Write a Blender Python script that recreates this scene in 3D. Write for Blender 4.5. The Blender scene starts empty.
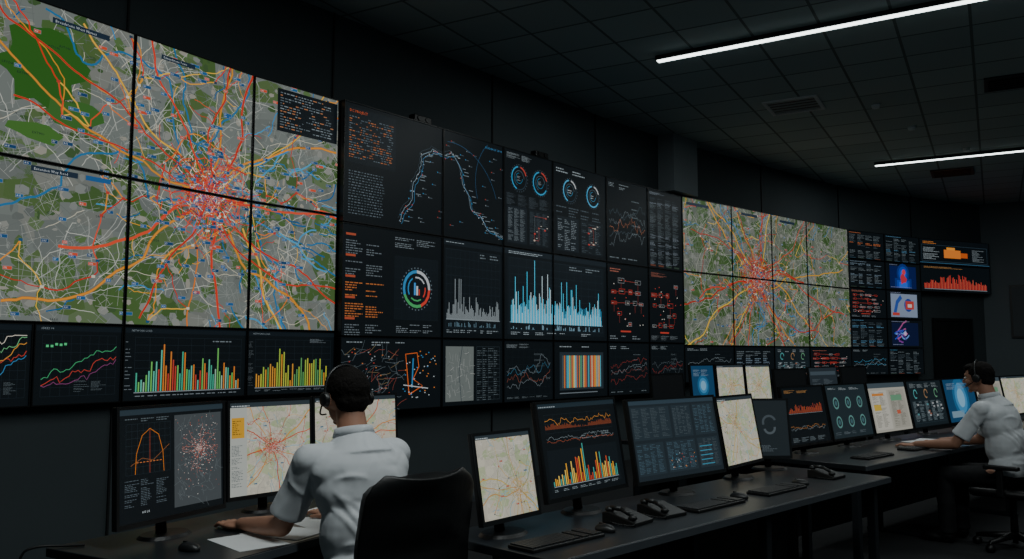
import bpy, bmesh, math, random
from mathutils import Vector, Matrix
scene = bpy.context.scene
col = scene.collection
EYE = 1.47
CEIL = 4.83
GAIN = 0.92

# ------------------------------------------------------------------ helpers
def lin(h, g=1.0):
    if isinstance(h, str):
        h = h.lstrip('#'); c = [int(h[i:i+2], 16)/255 for i in (0, 2, 4)]
    else:
        c = list(h)
    c = [((v+0.055)/1.055)**2.4 if v > 0.04045 else v/12.92 for v in c]
    return tuple(v*g for v in c)
def dim(h, k):
    h = h.lstrip('#'); return '#'+''.join('%02x' % max(0, min(255, int(int(h[i:i+2], 16)*k))) for i in (0, 2, 4))

MATS = {}
def pmat(name, color, rough=0.5, metal=0.0, var=0.15, scale=12.0, bump=0.0, emis=None, es=1.0, spec=0.5, detail=4, dist=0.01, distort=0.0):
    if name in MATS: return MATS[name]
    m = bpy.data.materials.new(name); m.use_nodes = True
    nt = m.node_tree; b = nt.nodes['Principled BSDF']
    c = lin(color)
    b.inputs['Roughness'].default_value = rough
    b.inputs['Metallic'].default_value = metal
    b.inputs['Specular IOR Level'].default_value = spec
    tc = nt.nodes.new('ShaderNodeTexCoord')
    n = nt.nodes.new('ShaderNodeTexNoise'); n.inputs['Scale'].default_value = scale
    n.inputs['Detail'].default_value = detail; n.inputs['Distortion'].default_value = distort
    nt.links.new(tc.outputs['Object'], n.inputs['Vector'])
    mx = nt.nodes.new('ShaderNodeMix'); mx.data_type = 'RGBA'
    mx.inputs[6].default_value = (*[v*(1-var) for v in c], 1)
    mx.inputs[7].default_value = (*[v*(1+var) for v in c], 1)
    nt.links.new(n.outputs['Fac'], mx.inputs[0])
    nt.links.new(mx.outputs[2], b.inputs['Base Color'])
    if bump > 0:
        bp = nt.nodes.new('ShaderNodeBump'); bp.inputs['Strength'].default_value = bump
        bp.inputs['Distance'].default_value = dist
        nt.links.new(n.outputs['Fac'], bp.inputs['Height'])
        nt.links.new(bp.outputs['Normal'], b.inputs['Normal'])
    if emis:
        b.inputs['Emission Color'].default_value = (*lin(emis), 1)
        b.inputs['Emission Strength'].default_value = es
    MATS[name] = m
    return m

def display_mat(name, strength):
    m = bpy.data.materials.new(name); m.use_nodes = True
    nt = m.node_tree; b = nt.nodes['Principled BSDF']
    a = nt.nodes.new('ShaderNodeAttribute'); a.attribute_name = 'Col'
    b.inputs['Base Color'].default_value = (0.01, 0.01, 0.01, 1)
    b.inputs['Roughness'].default_value = 0.4
    b.inputs['Specular IOR Level'].default_value = 0.2
    nt.links.new(a.outputs['Color'], b.inputs['Emission Color'])
    b.inputs['Emission Strength'].default_value = strength
    try: m.cycles.emission_sampling = 'NONE'
    except Exception: pass
    return m
M_WALLDISP = display_mat('video_wall_display', 1.0)
M_MONDISP = display_mat('monitor_display', 1.0)

M_BLACK = pmat('black_plastic', (0.06, 0.063, 0.067), 0.45)
M_BEZEL = pmat('bezel_black', (0.04, 0.043, 0.047), 0.4)
M_MONBZ = pmat('monitor_bezel', (0.095, 0.10, 0.106), 0.35)
M_DARKPL = pmat('dark_plastic', (0.11, 0.115, 0.12), 0.4)
M_KEY = pmat('key_plastic', (0.15, 0.155, 0.16), 0.5)
M_STEEL = pmat('grey_steel', (0.20, 0.22, 0.24), 0.4, 0.6)
M_GREY = pmat('grey_painted_metal', (0.86, 0.90, 0.92), 0.8, spec=0.1)
M_LOUV = pmat('louvre_grey', (0.70, 0.74, 0.76), 0.9, spec=0.1)
M_DESK = pmat('desk_laminate', (0.13, 0.145, 0.16), 0.34, 0, 0.12, 6)
M_EDGEHIGHLIGHT = pmat('desk_edge_highlight', (0.26, 0.28, 0.30), 0.35)  # lighter grey than the top: front edge highlight put into the colour
M_PANEL = pmat('desk_panel', (0.085, 0.093, 0.10), 0.6)
M_PAPER = pmat('paper', (0.86, 0.87, 0.87), 0.8, 0, 0.04)
M_SHIRT = pmat('white_shirt', (0.81, 0.825, 0.84), 0.95, 0, 0.04, 6, 0.55, detail=1.0, dist=0.035, distort=1.2, spec=0.15)
M_SKIN = pmat('skin', (0.66, 0.48, 0.39), 0.55, 0, 0.06, 20)
M_HAIR = pmat('black_hair', (0.07, 0.058, 0.052), 0.85, 0, 0.5, 160, 0.35, spec=0.2)
M_TROUS = pmat('dark_trousers', (0.05, 0.055, 0.068), 0.85, 0, 0.15, 30)
M_CHAIR = pmat('chair_leather', (0.055, 0.058, 0.062), 0.42, 0, 0.2, 25, 0.15)
M_EYE = pmat('eye_white', (0.8, 0.8, 0.78), 0.3)
M_LIP = pmat('lip', (0.5, 0.28, 0.25), 0.5)

def setp(o, label=None, cat=None, group=None):
    if label: o['label'] = label
    if cat: o['category'] = cat
    if group: o['group'] = group

def thing(name, label, cat, loc, rz=0.0, group=None):
    e = bpy.data.objects.new(name, None); col.objects.link(e)
    e.empty_display_size = 0.05
    e.location = loc; e.rotation_euler = (0, 0, rz)
    setp(e, label, cat, group)
    return e

def obj_from_bm(bm, name, mat, parent=None, smooth=False, bevel=0.0, loc=(0,0,0), rot=(0,0,0)):
    me = bpy.data.meshes.new(name)
    bmesh.ops.recalc_face_normals(bm, faces=bm.faces)
    bm.to_mesh(me); bm.free()
    if mat:
        for m in (mat if isinstance(mat, (list, tuple)) else [mat]): me.materials.append(m)
    if smooth:
        for p in me.polygons: p.use_smooth = True
    o = bpy.data.objects.new(name, me); col.objects.link(o)
    o.location = loc; o.rotation_euler = rot
    if parent: o.parent = parent
    if bevel > 0:
        b = o.modifiers.new('bevel', 'BEVEL'); b.width = bevel; b.segments = 2
        b.limit_method = 'ANGLE'
    return o

def bm_box(bm, x0, y0, z0, x1, y1, z1):
    vs = [bm.verts.new(p) for p in ((x0,y0,z0),(x1,y0,z0),(x1,y1,z0),(x0,y1,z0),(x0,y0,z1),(x1,y0,z1),(x1,y1,z1),(x0,y1,z1))]
    for f in ((0,3,2,1),(4,5,6,7),(0,1,5,4),(1,2,6,5),(2,3,7,6),(3,0,4,7)):
        bm.faces.new([vs[i] for i in f])

def boxes(name, lst, mat, parent=None, bevel=0.0, loc=(0,0,0), rot=(0,0,0), smooth=False):
    bm = bmesh.new()
    for b in lst: bm_box(bm, *b)
    return obj_from_bm(bm, name, mat, parent, smooth, bevel, loc, rot)

def align(p1, p2):
    d = (p2-p1); L = d.length
    q = Vector((0,0,1)).rotation_difference(d.normalized())
    return Matrix.Translation((p1+p2)/2) @ q.to_matrix().to_4x4(), L

def bm_cone(bm, p1, r1, p2, r2, seg=20):
    p1 = Vector(p1); p2 = Vector(p2)
    M, L = align(p1, p2)
    bmesh.ops.create_cone(bm, cap_ends=True, segments=seg, radius1=r1, radius2=r2, depth=L, matrix=M)

def bm_ell(bm, c, r, rot=None, seg=20):
    M = Matrix.Translation(Vector(c))
    if rot is not None: M = M @ rot
    M = M @ Matrix.Diagonal((r[0], r[1], r[2], 1))
    bmesh.ops.create_uvsphere(bm, u_segments=seg, v_segments=max(8, seg//2+2), radius=1, matrix=M)

def bm_cap(bm, p1, r1, p2, r2):
    bm_cone(bm, p1, r1, p2, r2); bm_ell(bm, p1, (r1,)*3, seg=16); bm_ell(bm, p2, (r2,)*3, seg=16)

def tube(name, pts, r, mat, parent=None):
    cu = bpy.data.curves.new(name, 'CURVE'); cu.dimensions = '3D'
    cu.bevel_depth = r; cu.bevel_resolution = 2; cu.resolution_u = 4
    s = cu.splines.new('NURBS'); s.points.add(len(pts)-1)
    for i, p in enumerate(pts): s.points[i].co = (*p, 1)
    s.use_endpoint_u = True; s.order_u = 3
    tmp = bpy.data.objects.new(name, cu); col.objects.link(tmp)
    dg = bpy.context.evaluated_depsgraph_get()
    me = bpy.data.meshes.new_from_object(tmp.evaluated_get(dg))
    bpy.data.objects.remove(tmp)
    me.materials.clear(); me.materials.append(mat)
    for p in me.polygons: p.use_smooth = True
    o = bpy.data.objects.new(name, me); col.objects.link(o)
    if parent: o.parent = parent
    return o

# ------------------------------------------------------------------ glyphs
GL = {}
def glyph(ch):
    if ch in GL: return GL[ch]
    if ch == ' ':
        GL[ch] = ([], 0.3); return GL[ch]
    cu = bpy.data.curves.new('g', 'FONT'); cu.body = ch; cu.resolution_u = 1; cu.size = 1
    ob = bpy.data.objects.new('g', cu); col.objects.link(ob)
    dg = bpy.context.evaluated_depsgraph_get()
    ev = ob.evaluated_get(dg); me = ev.to_mesh()
    tris = []; mx = 0.3
    if me and len(me.vertices):
        me.calc_loop_triangles()
        V = [v.co.copy() for v in me.vertices]
        mx = max(v.x for v in V)
        for t in me.loop_triangles:
            tris.append([(V[i].x, V[i].y) for i in t.vertices])
    ev.to_mesh_clear()
    bpy.data.objects.remove(ob); bpy.data.curves.remove(cu)
    GL[ch] = (tris, mx+0.08)
    return GL[ch]

# ------------------------------------------------------------------ canvas
def clip_poly(poly, x0, y0, x1, y1):
    def cl(P, ins, inter):
        out = []
        n = len(P)
        for i in range(n):
            a = P[i-1]; b = P[i]
            ia, ib = ins(a), ins(b)
            if ib:
                if not ia: out.append(inter(a, b))
                out.append(b)
            elif ia: out.append(inter(a, b))
        return out
    def ix(x):
        return lambda a, b: (x, a[1]+(b[1]-a[1])*(x-a[0])/(b[0]-a[0]))
    def iy(y):
        return lambda a, b: (a[0]+(b[0]-a[0])*(y-a[1])/(b[1]-a[1]), y)
    P = poly
    xs = [p[0] for p in P]; ys = [p[1] for p in P]
    if min(xs) >= x0 and max(xs) <= x1 and min(ys) >= y0 and max(ys) <= y1: return P
    if max(xs) < x0 or min(xs) > x1 or max(ys) < y0 or min(ys) > y1: return []
    for ins, it in ((lambda p: p[0] >= x0, ix(x0)), (lambda p: p[0] <= x1, ix(x1)),
                    (lambda p: p[1] >= y0, iy(y0)), (lambda p: p[1] <= y1, iy(y1))):
        P = cl(P, ins, it)
        if len(P) < 3: return []
    return P

class Canvas:
    def __init__(s, w, h, bg='#0a1014'):
        s.w = w; s.h = h; s.p = []; s.rng = random.Random(1)
        if bg: s.rect(0, 0, 1, 1, bg, 0)
    def mrect(s, x, y, w, h, c, l): s.p.append(([(x,y),(x+w,y),(x+w,y+h),(x,y+h)], c, l))
    def rect(s, u, v, du, dv, c, l=1): s.mrect(u*s.w, v*s.h, du*s.w, dv*s.h, c, l)
    def mline(s, pts, wd, c, l):
        n = len(pts)
        if n < 2: return
        L = []; R = []
        for i in range(n):
            a = pts[max(0, i-1)]; b = pts[min(n-1, i+1)]
            dx, dy = b[0]-a[0], b[1]-a[1]; q = math.hypot(dx, dy) or 1
            nx, ny = -dy/q*wd/2, dx/q*wd/2
            L.append((pts[i][0]+nx, pts[i][1]+ny)); R.append((pts[i][0]-nx, pts[i][1]-ny))
        for i in range(n-1):
            s.p.append(([R[i], R[i+1], L[i+1], L[i]], c, l))
    def line(s, pts, wd, c, l=2): s.mline([(u*s.w, v*s.h) for u, v in pts], wd, c, l)
    def frame(s, u, v, du, dv, wd, c, l=2):
        for a, b in (((u, v), (u+du, v)), ((u, v+dv), (u+du, v+dv)), ((u, v), (u, v+dv)), ((u+du, v), (u+du, v+dv))): s.line([a, b], wd, c, l)
    def ring(s, u, v, r0, r1, a0, a1, c, l=3, n=None):
        n = n or max(3, int(abs(a1-a0)/18))
        X, Y = u*s.w, v*s.h
        for i in range(n):
            t0 = math.radians(a0+(a1-a0)*i/n); t1 = math.radians(a0+(a1-a0)*(i+1)/n)
            s.p.append(([(X+r0*math.cos(t0), Y+r0*math.sin(t0)), (X+r1*math.cos(t0), Y+r1*math.sin(t0)),
                         (X+r1*math.cos(t1), Y+r1*math.sin(t1)), (X+r0*math.cos(t1), Y+r0*math.sin(t1))], c, l))
    def disc(s, u, v, r, c, l=3, n=8):
        X, Y = u*s.w, v*s.h
        s.p.append(([(X+r*math.cos(2*math.pi*i/n), Y+r*math.sin(2*math.pi*i/n)) for i in range(n)], c, l))
    def mtext(s, x, y, size, txt, c, l):
        for ch in txt:
            tr, adv = glyph(ch)
            for t in tr:
                s.p.append(([(x+a*size, y+b*size) for a, b in t], c, l))
            x += adv*size
        return x
    def text(s, u, v, size, txt, c, l=5): return s.mtext(u*s.w, v*s.h, size, txt, c, l)
    def micro(s, u, v, du, rows, dv, c, l=3, th=0.45, cols=1):
        c = dim(c, 0.88); r = s.rng
        big = s.w > 0.95
        sub = max(1, min(5, int(round(dv*s.h/(0.024 if big else 0.0075)))))
        rows *= sub; dv /= sub
        wl = (0.034 if big else 0.011)/s.w
        for i in range(rows):
            for k in range(cols):
                x = u+du*k/cols; end = u+du*(k+0.35+0.55*r.random())/cols
                if r.random() < 0.15: continue
                while x < end:
                    w = min(wl*(0.3+1.2*r.random()), end-x)
                    s.rect(x, v-(i+1)*dv, w, dv*min(th, 0.42), c, l)
                    x += w+wl*0.3
    def grid(s, u, v, du, dv, nx, ny, c, l=1, wd=0.002):
        for i in range(nx+1): s.line([(u+du*i/nx, v), (u+du*i/nx, v+dv)], wd, c, l)
        for i in range(ny+1): s.line([(u, v+dv*i/ny), (u+du, v+dv*i/ny)], wd, c, l)
    def walk(s, x, y, a, n, step, jit, wd, c, l, cas=None, cw=1.45, drift=0.0):
        pts = [(x, y)]; r = s.rng; dev = 0
        for i in range(n):
            dev = dev*0.84+r.gauss(0, jit)
            if r.random() < 0.08: dev += r.choice([-1, 1])*jit*3
            a += drift
            x += step*math.cos(a+dev); y += step*math.sin(a+dev); pts.append((x, y))
        s.mline(pts, wd, c, l)
        if cas: s.mline(pts, wd*cw, cas, l-0.5)
        return pts
    def wob(s, p, q, wd, c, l, cas=None, amp=0.12):
        r = s.rng; d = math.dist(p, q); n = max(3, int(d/0.045)); nx, ny = -(q[1]-p[1])/d, (q[0]-p[0])/d
        f1_, f2_ = r.uniform(-1, 1), r.uniform(-1, 1); pts = []
        for i in range(n+1):
            t = i/n; o = d*amp*(f1_*math.sin(math.pi*t)+0.6*f2_*math.sin(2*math.pi*t))+(r.gauss(0, 0.006) if 0 < i < n else 0)
            pts.append((p[0]+(q[0]-p[0])*t+nx*o, p[1]+(q[1]-p[1])*t+ny*o))
        s.mline(pts, wd, c, l)
        if cas: s.mline(pts, wd*1.45, cas, l-0.5)
    def blob(s, x, y, rx, ry, c, l, n=12):
        r = s.rng; P = []
        ph = r.random()*6
        for i in range(n):
            k = 0.65+0.5*r.random(); t = 2*math.pi*i/n+ph
            P.append((x+rx*k*math.cos(t), y+ry*k*math.sin(t)))
        for i in range(n): s.p.append(([(x, y), P[i], P[(i+1) % n]], c, l))
    def mesh(s, name, x0=0, y0=0, w=None, h=None, gain=GAIN):
        w = w or s.w; h = h or s.h
        verts = []; faces = []; cols = []
        cc = {}
        for P, c, l in s.p:
            Q = clip_poly(P, x0, y0, x0+w, y0+h)
            if len(Q) < 3: continue
            if c not in cc: cc[c] = (*lin(c, gain), 1)
            b = len(verts)
            for q in Q: verts.append((q[0]-x0-w/2, -0.0006*l, q[1]-y0))
            faces.append(tuple(range(b, b+len(Q)))); cols.append((cc[c], len(Q)))
        me = bpy.data.meshes.new(name)
        me.from_pydata(verts, [], faces)
        ca = me.color_attributes.new('Col', 'FLOAT_COLOR', 'CORNER')
        arr = []
        for c, n in cols: arr.extend(list(c)*n)
        ca.data.foreach_set('color', arr)
        return me

# ------------------------------------------------------------------ contents
def bars(cv, u, v, du, dv, n, cs, fn, l=4, fill=0.6, rnd=False):
    for i in range(n):
        hgt = max(0.02, min(1, fn(i/(n-1))))
        cv.rect(u+du*i/n, v, du/n*fill, dv*hgt, cv.rng.choice(cs) if rnd else cs[i % len(cs)], l)

def chart(cv, u, v, du, dv, n, c, wd=0.004, base=0.5, amp=0.3, l=4, trend=0.0, sm=0.6):
    y = 0; pts = []
    for i in range(n):
        y = y*sm+cv.rng.gauss(0, amp*0.6)
        t = i/(n-1)
        pts.append((u+du*t, v+dv*max(0.02, min(0.98, base+trend*t+y))))
    cv.line(pts, wd, c, l)

def flow(cv, u, v, du, dv, n, reds=('#c4382e', '#c95a44'), boxc='#8d4138', wd=0.006):
    r = cv.rng; P = [(u+du*(0.1+0.8*r.random()), v+dv*(0.1+0.8*r.random())) for _ in range(n)]
    for i in range(n-1):
        a, b = P[i], P[i+1]
        cv.line([a, (b[0], a[1])], wd, r.choice(reds), 2); cv.line([(b[0], a[1]), b], wd, r.choice(reds), 2)
    for p in P:
        cv.rect(p[0]-0.02, p[1]-0.01, 0.035, 0.016, r.choice([boxc, '#b9a898', '#b0392f', '#5f6a70']), 4)
        cv.rect(p[0]+0.03, p[1]+0.02, 0.03, 0.008, '#a9a298', 5)

def citymap(W, H, cx, cy, seed, pal, dens=1.0, sc=1.0, core=1.0):
    cv = Canvas(W, H, pal['base']); r = cv.rng = random.Random(seed); A = W*H
    for i in range(int(34*A*dens/sc/sc)):
        cv.blob(r.random()*W, r.random()*H, sc*(0.05+0.17*r.random()), sc*(0.04+0.13*r.random()), r.choice(pal['patch']), 1+0.1*r.randint(0, 5), 11)
    for i in range(int(64*A*dens/sc/sc)):
        cv.blob(r.random()*W, r.random()*H, sc*(0.012+0.045*r.random()), sc*(0.012+0.04*r.random()), r.choice(pal['patch2']), 2+0.1*r.randint(0, 5), 6)
    for i in range(int(50*A*dens/sc/sc)):
        x, y, a = r.random()*W, r.random()*H, r.random()*3.14; s_ = sc*(0.05+0.09*r.random()); c = r.choice(pal['minor'])
        ca, sa = math.cos(a), math.sin(a)
        for k in range(r.randint(3, 6)):
            o = (k-2)*s_*0.38*(0.8+0.4*r.random()); L = s_*(0.5+0.6*r.random())
            if k % 2: cv.mline([(x-sa*o-ca*L, y+ca*o-sa*L), (x-sa*o+ca*L, y+ca*o+sa*L)], 0.0032*sc, c, 3)
            else: cv.mline([(x+ca*o+sa*L, y+sa*o-ca*L), (x+ca*o-sa*L, y+sa*o+ca*L)], 0.0032*sc, c, 3.05)
    for i in range(int(26*A*dens/sc/sc)):
        cv.walk(r.random()*W, r.random()*H, r.random()*6.28, r.randint(8, 24), 0.03*sc, 0.16, 0.0052*sc, r.choice(pal['minor2']), 3.4)
    for i in range(5):
        t = r.random()*6.28
        cv.walk(cx+0.25*math.cos(t)*sc, cy+0.25*math.sin(t)*sc, t+r.gauss(0, .3), 60, 0.035*sc, 0.28, 0.016*sc, pal['water'][0], 4)
    for i in range(int(34*dens)):
        x, y = W*r.random(), H*r.random()
        cv.walk(x, y, math.atan2(y-cy, x-cx)+r.gauss(0, 0.5), r.randint(4, 14), 0.03*sc, 0.24, 0.010*sc, r.choice(pal['water']), 4)
    nodes = []
    nn = int((9*A/sc/sc+20)*dens)
    for i in range(nn):
        if i % 3 == 0: nodes.append((cx+r.gauss(0, 0.36)*sc, cy+r.gauss(0, 0.3)*sc))
        else: nodes.append((r.random()*W*1.1-0.05*W, r.random()*H*1.1-0.05*H))
    done = set()
    for i, p in enumerate(nodes):
        nb = sorted(range(len(nodes)), key=lambda j: math.dist(p, nodes[j]))[1:3]
        for j in nb:
            if (min(i, j), max(i, j)) in done: continue
            done.add((min(i, j), max(i, j)))
            if math.dist(p, nodes[j]) < 1e-3: continue
            k = r.random()
            c = r.choice(pal['art']) if k < 0.5 else r.choice(pal['sec'])
            cv.wob(p, nodes[j], (0.006+0.006*r.random())*sc, c, 5.5 if k < 0.5 else 5.2)
        cv.mrect(p[0]-0.013*sc, p[1]-0.012*sc, 0.028*sc, 0.02*sc, r.choice(['#c8c2b0', '#b0392f', '#26384c', '#1f4d74']), 7)
    n2 = int(9*dens)
    for i in range(n2):
        a = 6.283*(i+0.8*r.random())/n2; q = r.random()*0.2*H
        cv.walk(cx+q*math.cos(a), cy+q*math.sin(a), a+r.gauss(0, 0.25), r.randint(22, 60), 0.045*sc, 0.10, (0.009+0.010*r.random())*sc, r.choice(pal['sec']), 5, pal['case2'], drift=r.gauss(0, 0.008))
    n1 = int(11*dens)
    for i in range(n1):
        a = 6.283*(i+0.7*r.random())/n1
        pts = cv.walk(cx+0.01*math.cos(a), cy+0.01*math.sin(a), a, r.randint(26, 68), 0.045*sc, 0.11, (0.009+0.007*r.random())*sc, r.choice(pal['art']), 6, pal['case'], drift=r.gauss(0, 0.010))
        for k in range(2, min(len(pts), 26), r.randint(2, 5)):
            if r.random() < 0.6:
                p = pts[k]; cv.walk(p[0], p[1], a+r.choice([-1, 1])*(0.4+r.random()*1.1), r.randint(4, 10), 0.03*sc, 0.22, 0.0055*sc, r.choice(pal['art']+pal['sec']), 5.8)
    for i in range(int(38*dens)):
        a = r.random()*6.283; q = 0.1*H*r.random()
        cv.walk(cx+q*math.cos(a), cy+q*math.sin(a), a, r.randint(6, 15), 0.026*sc, 0.18, 0.0065*sc, r.choice(pal['art']), 6.2)
    for rr in (0.08, 0.16, 0.28):
        pts = []
        for k in range(41):
            t = 6.283*k/40; q = H*rr*0.5*(1+0.12*math.sin(3*t+rr*20)+0.12*r.random())
            pts.append((cx+q*math.cos(t)*1.1, cy+q*math.sin(t)))
        cv.mline(pts, 0.007*sc, r.choice(pal['art']), 6)
    for i in range(int(850*dens*core)):
        q = abs(r.gauss(0, 0.14))*H*0.55; t = r.random()*6.283; s = (0.006+0.014*r.random())*sc
        x, y = cx+q*math.cos(t)*1.2, cy+q*math.sin(t)
        if r.random() < 0.45: cv.mrect(x, y, s*1.4, s*0.8, r.choice(pal['core']), 7)
        else: cv.walk(x, y, r.random()*6.28, 4, 0.016*sc, 0.4, 0.006*sc, r.choice(pal['core']), 7.2)
    for i in range(int(pal.get('labels', 16)*A/sc/sc)):
        if i % 3 == 0: x, y = cx+r.gauss(0, 0.5)*sc, cy+r.gauss(0, 0.4)*sc
        else: x, y = r.random()*W, r.random()*H
        q = r.random()
        if q < 0.8:
            w = (0.035+0.05*r.random())*sc
            cv.mrect(x-0.003*sc, y-0.003*sc, w+0.006*sc, 0.028*sc, '#7a848a', 7.8)
            cv.mrect(x, y, w, 0.022*sc, r.choice(pal['tag']), 8)
            cv.mtext(x+0.005*sc, y+0.005*sc, 0.018*sc, r.choice(['A4', 'B12', 'M2', 'A31', 'E7', 'A15', 'LX5']), '#c6ced0', 9)
        else:
            cv.mtext(x, y, 0.024*sc, r.choice(['EXTMO', 'ASTON', 'BREX', 'LEYDA', 'DRUM', 'WEST', 'HOLM']), pal['txt'], 9)
    return cv

DK = lambda L, k: [dim(c, k) for c in L]
PAL_DARK = dict(base='#6a716d', patch=DK(['#55703f', '#496736', '#667c55', '#868a83', '#747b77', '#5c7448', '#7c817b', '#50703c', '#4c6a38'], 0.86),
    patch2=DK(['#9a9c95', '#5f7d4b', '#8e948f', '#a8a598', '#456239', '#6d7470'], 0.85), minor=DK(['#979c97', '#8c928f', '#a3a69f', '#6a716e'], 0.9), minor2=['#b4b7ae', '#bcb8a4', '#9ea29c'],
    water=['#266a96', '#3580b0', '#1f5a88', '#4290ba'], sec=['#dc9c2e', '#d98a2c', '#d9742c', '#e0b040', '#d08a2c'], case='#c8583a', case2='#8f6430',
    art=['#cc3222', '#b82a1e', '#d8482c', '#b42a20'], core=['#cc3424', '#dd4e30', '#e4dccc', '#24406a', '#b82a24', '#e0852e', '#1f3452', '#cc3424', '#2f78b0'],
    tag=['#1a4a78', '#143c64', '#215a88', '#1f558a', '#c24a2c'], txt='#161f26', labels=40)
PAL_LIGHT = dict(base='#5a6256', patch=DK(['#4f6e3c', '#5c7848', '#80867c', '#6c766a', '#456634', '#767e74'], 0.78),
    patch2=DK(['#9a9c94', '#56763f', '#8c928a', '#3f5c30'], 0.8), minor=DK(['#a0a49c', '#a8aaa0', '#90958e'], 0.82), minor2=['#a2a498', '#92968c'],
    water=['#2f7098', '#2a648a', '#417c9a'], sec=['#c89430', '#b8803a', '#ccaa44'], case='#a04a34', case2='#6e5c38',
    art=['#b02a1c', '#bc3a26', '#9a241a'], core=['#b02a1e', '#bc3a26', '#2c2c3c', '#c9c2b4', '#8a2420', '#b86c2c', '#24466a', '#b02a1e'],
    tag=['#20486a', '#94402a', '#1c3e5e'], txt='#20282e', labels=26)
PAL_MON = dict(base='#b0ac9e', patch=['#a2aa8a', '#b8b4a4', '#9aa484', '#b0ac9c'],
    patch2=['#bab6aa', '#94a67a', '#a8a598'], minor=['#94928a', '#c0bcb0', '#8a8a82'], minor2=['#c8c4b6', '#807e76'],
    water=['#7fa4b0', '#6f98a8'], sec=['#c88c38', '#c27a34', '#cc9e4c'], case='#c08058', case2='#a88460',
    art=['#b04430', '#a6382a', '#b84e34'], core=['#aa3024', '#bc4430', '#503a3e', '#ccc4b6'],
    tag=['#3e6278', '#b05434'], txt='#3a3a38', labels=7)
PAL_SOFT = dict(PAL_MON, sec=['#c8a444', '#8f9a5c', '#b89648'], art=['#b89448', '#b88044', '#7c8458'], case='#94905c', case2='#8c8a6c',
    core=['#987448', '#a87a48', '#6a6c5c', '#c8c2b0'])

def c_bargroup(cols_, seed, n=34, fill=0.6):
    def f(cv):
        r = cv.rng = random.Random(seed)
        cv.rect(0, 0.93, 1, 0.07, '#10181e', 1)
        cv.text(0.05, 0.95, 0.020, 'NETWORK LOAD', '#7a868c')
        cv.grid(0.08, 0.12, 0.88, 0.75, 8, 7, '#1e2930', 1)
        cv.rect(0.08, 0.10, 0.88, 0.010, '#8a949a', 3)
        fn = lambda t: 0.08+0.75*math.exp(-((t-0.3)/0.2)**2)*r.random()+0.6*math.exp(-((t-0.75)/0.18)**2)*r.random()+0.25*r.random()
        bars(cv, 0.09, 0.115, 0.86, 0.80, n, cols_, fn, 4, fill, True)
        cv.micro(0.09, 0.08, 0.86, 1, 0.03, '#7a868c', 3, 0.6, 9)
        cv.micro(0.01, 0.85, 0.06, 7, 0.1, '#7a868c', 3, 0.15)
        cv.micro(0.7, 0.9, 0.25, 2, 0.04, '#7a868c', 3, 0.4)
    return f
def c_curves(seed, cs, bright=1):
    def f(cv):
        cv.rng = random.Random(seed)
        cv.rect(0, 0.93, 1, 0.07, '#10181e', 1); cv.text(0.06, 0.95, 0.020, 'SERIES 04', '#7a868c')
        cv.grid(0.08, 0.1, 0.86, 0.78, 8, 7, '#1a242b', 1)
        for i, c in enumerate(cs):
            chart(cv, 0.08, 0.1, 0.86, 0.78, 26, c, 0.005, 0.10+0.12*i, 0.055, 4, 0.5, 0.75)
        cv.micro(0.45, 0.3, 0.4, 3, 0.05, '#5e6a70', 3, 0.4, 2)
        for i in range(5): cv.rect(0.12+0.05*i, 0.72+0.03*cv.rng.random(), 0.03, 0.03, '#4ac07a', 4)
    return f
def c_lines(seed, cs, n=4):
    def f(cv):
        cv.rng = random.Random(seed)
        cv.micro(0.05, 0.96, 0.5, 2, 0.035, '#8e9aa0', 3, 0.4, 2)
        cv.grid(0.06, 0.1, 0.88, 0.76, 8, 6, '#151f25', 1)
        for i in range(n):
            chart(cv, 0.06, 0.1, 0.88, 0.76, 40, cs[i % len(cs)], 0.0045, 0.2+0.5*i/n, 0.07, 4, 0.15, 0.8)
            cv.micro(0.6, 0.8-0.1*i, 0.25, 1, 0.03, '#5e6a70')
        cv.micro(0.06, 0.08, 0.88, 1, 0.03, '#6e7a80', 3, 0.6, 6)
    return f
def c_gauges(seed, cc):
    def f(cv):
        r = cv.rng = random.Random(seed)
        cv.micro(0.05, 0.97, 0.6, 2, 0.03, '#9aa6ac', 3, 0.4, 2)
        for k, u in enumerate((0.30, 0.74)):
            R = min(0.18*cv.w, 0.13*cv.h)
            cv.ring(u, 0.72, R*0.88, R*0.96, 0, 360, '#24343f', 2)
            cv.ring(u, 0.72, R*0.86, R*0.99, 100, 100+150+80*k, cc[0], 3); cv.ring(u, 0.72, R*0.86, R*0.99, 20, 80, cc[1], 3)
            cv.ring(u, 0.72, R*0.60, R*0.63, 0, 250, '#5a6c76', 3); cv.ring(u, 0.72, R*0.40, R*0.43, 90, 360, cc[0], 3)
            for t in range(24): cv.ring(u, 0.72, R*1.06, R*1.12, t*15, t*15+4, '#4a5a64', 3, 1)
            cv.micro(u-0.04, 0.745, 0.08, 2, 0.025, '#a9b2b6', 4)
        cv.micro(0.05, 0.55, 0.9, 4, 0.03, '#4a565e', 3, 0.4, 4)
        cv.rect(0.06, 0.04, 0.40, 0.38, '#141c22', 1); cv.rect(0.5, 0.04, 0.44, 0.38, '#11181d', 1)
        cv.micro(0.08, 0.40, 0.36, 9, 0.038, '#7b878d', 3, 0.4, 3)
        flow(cv, 0.52, 0.06, 0.4, 0.34, 5, ('#a3443a', '#6e7a80'), wd=0.004)
        cv.micro(0.52, 0.40, 0.4, 9, 0.038, '#46525a', 3, 0.4, 3)
    return f
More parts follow.
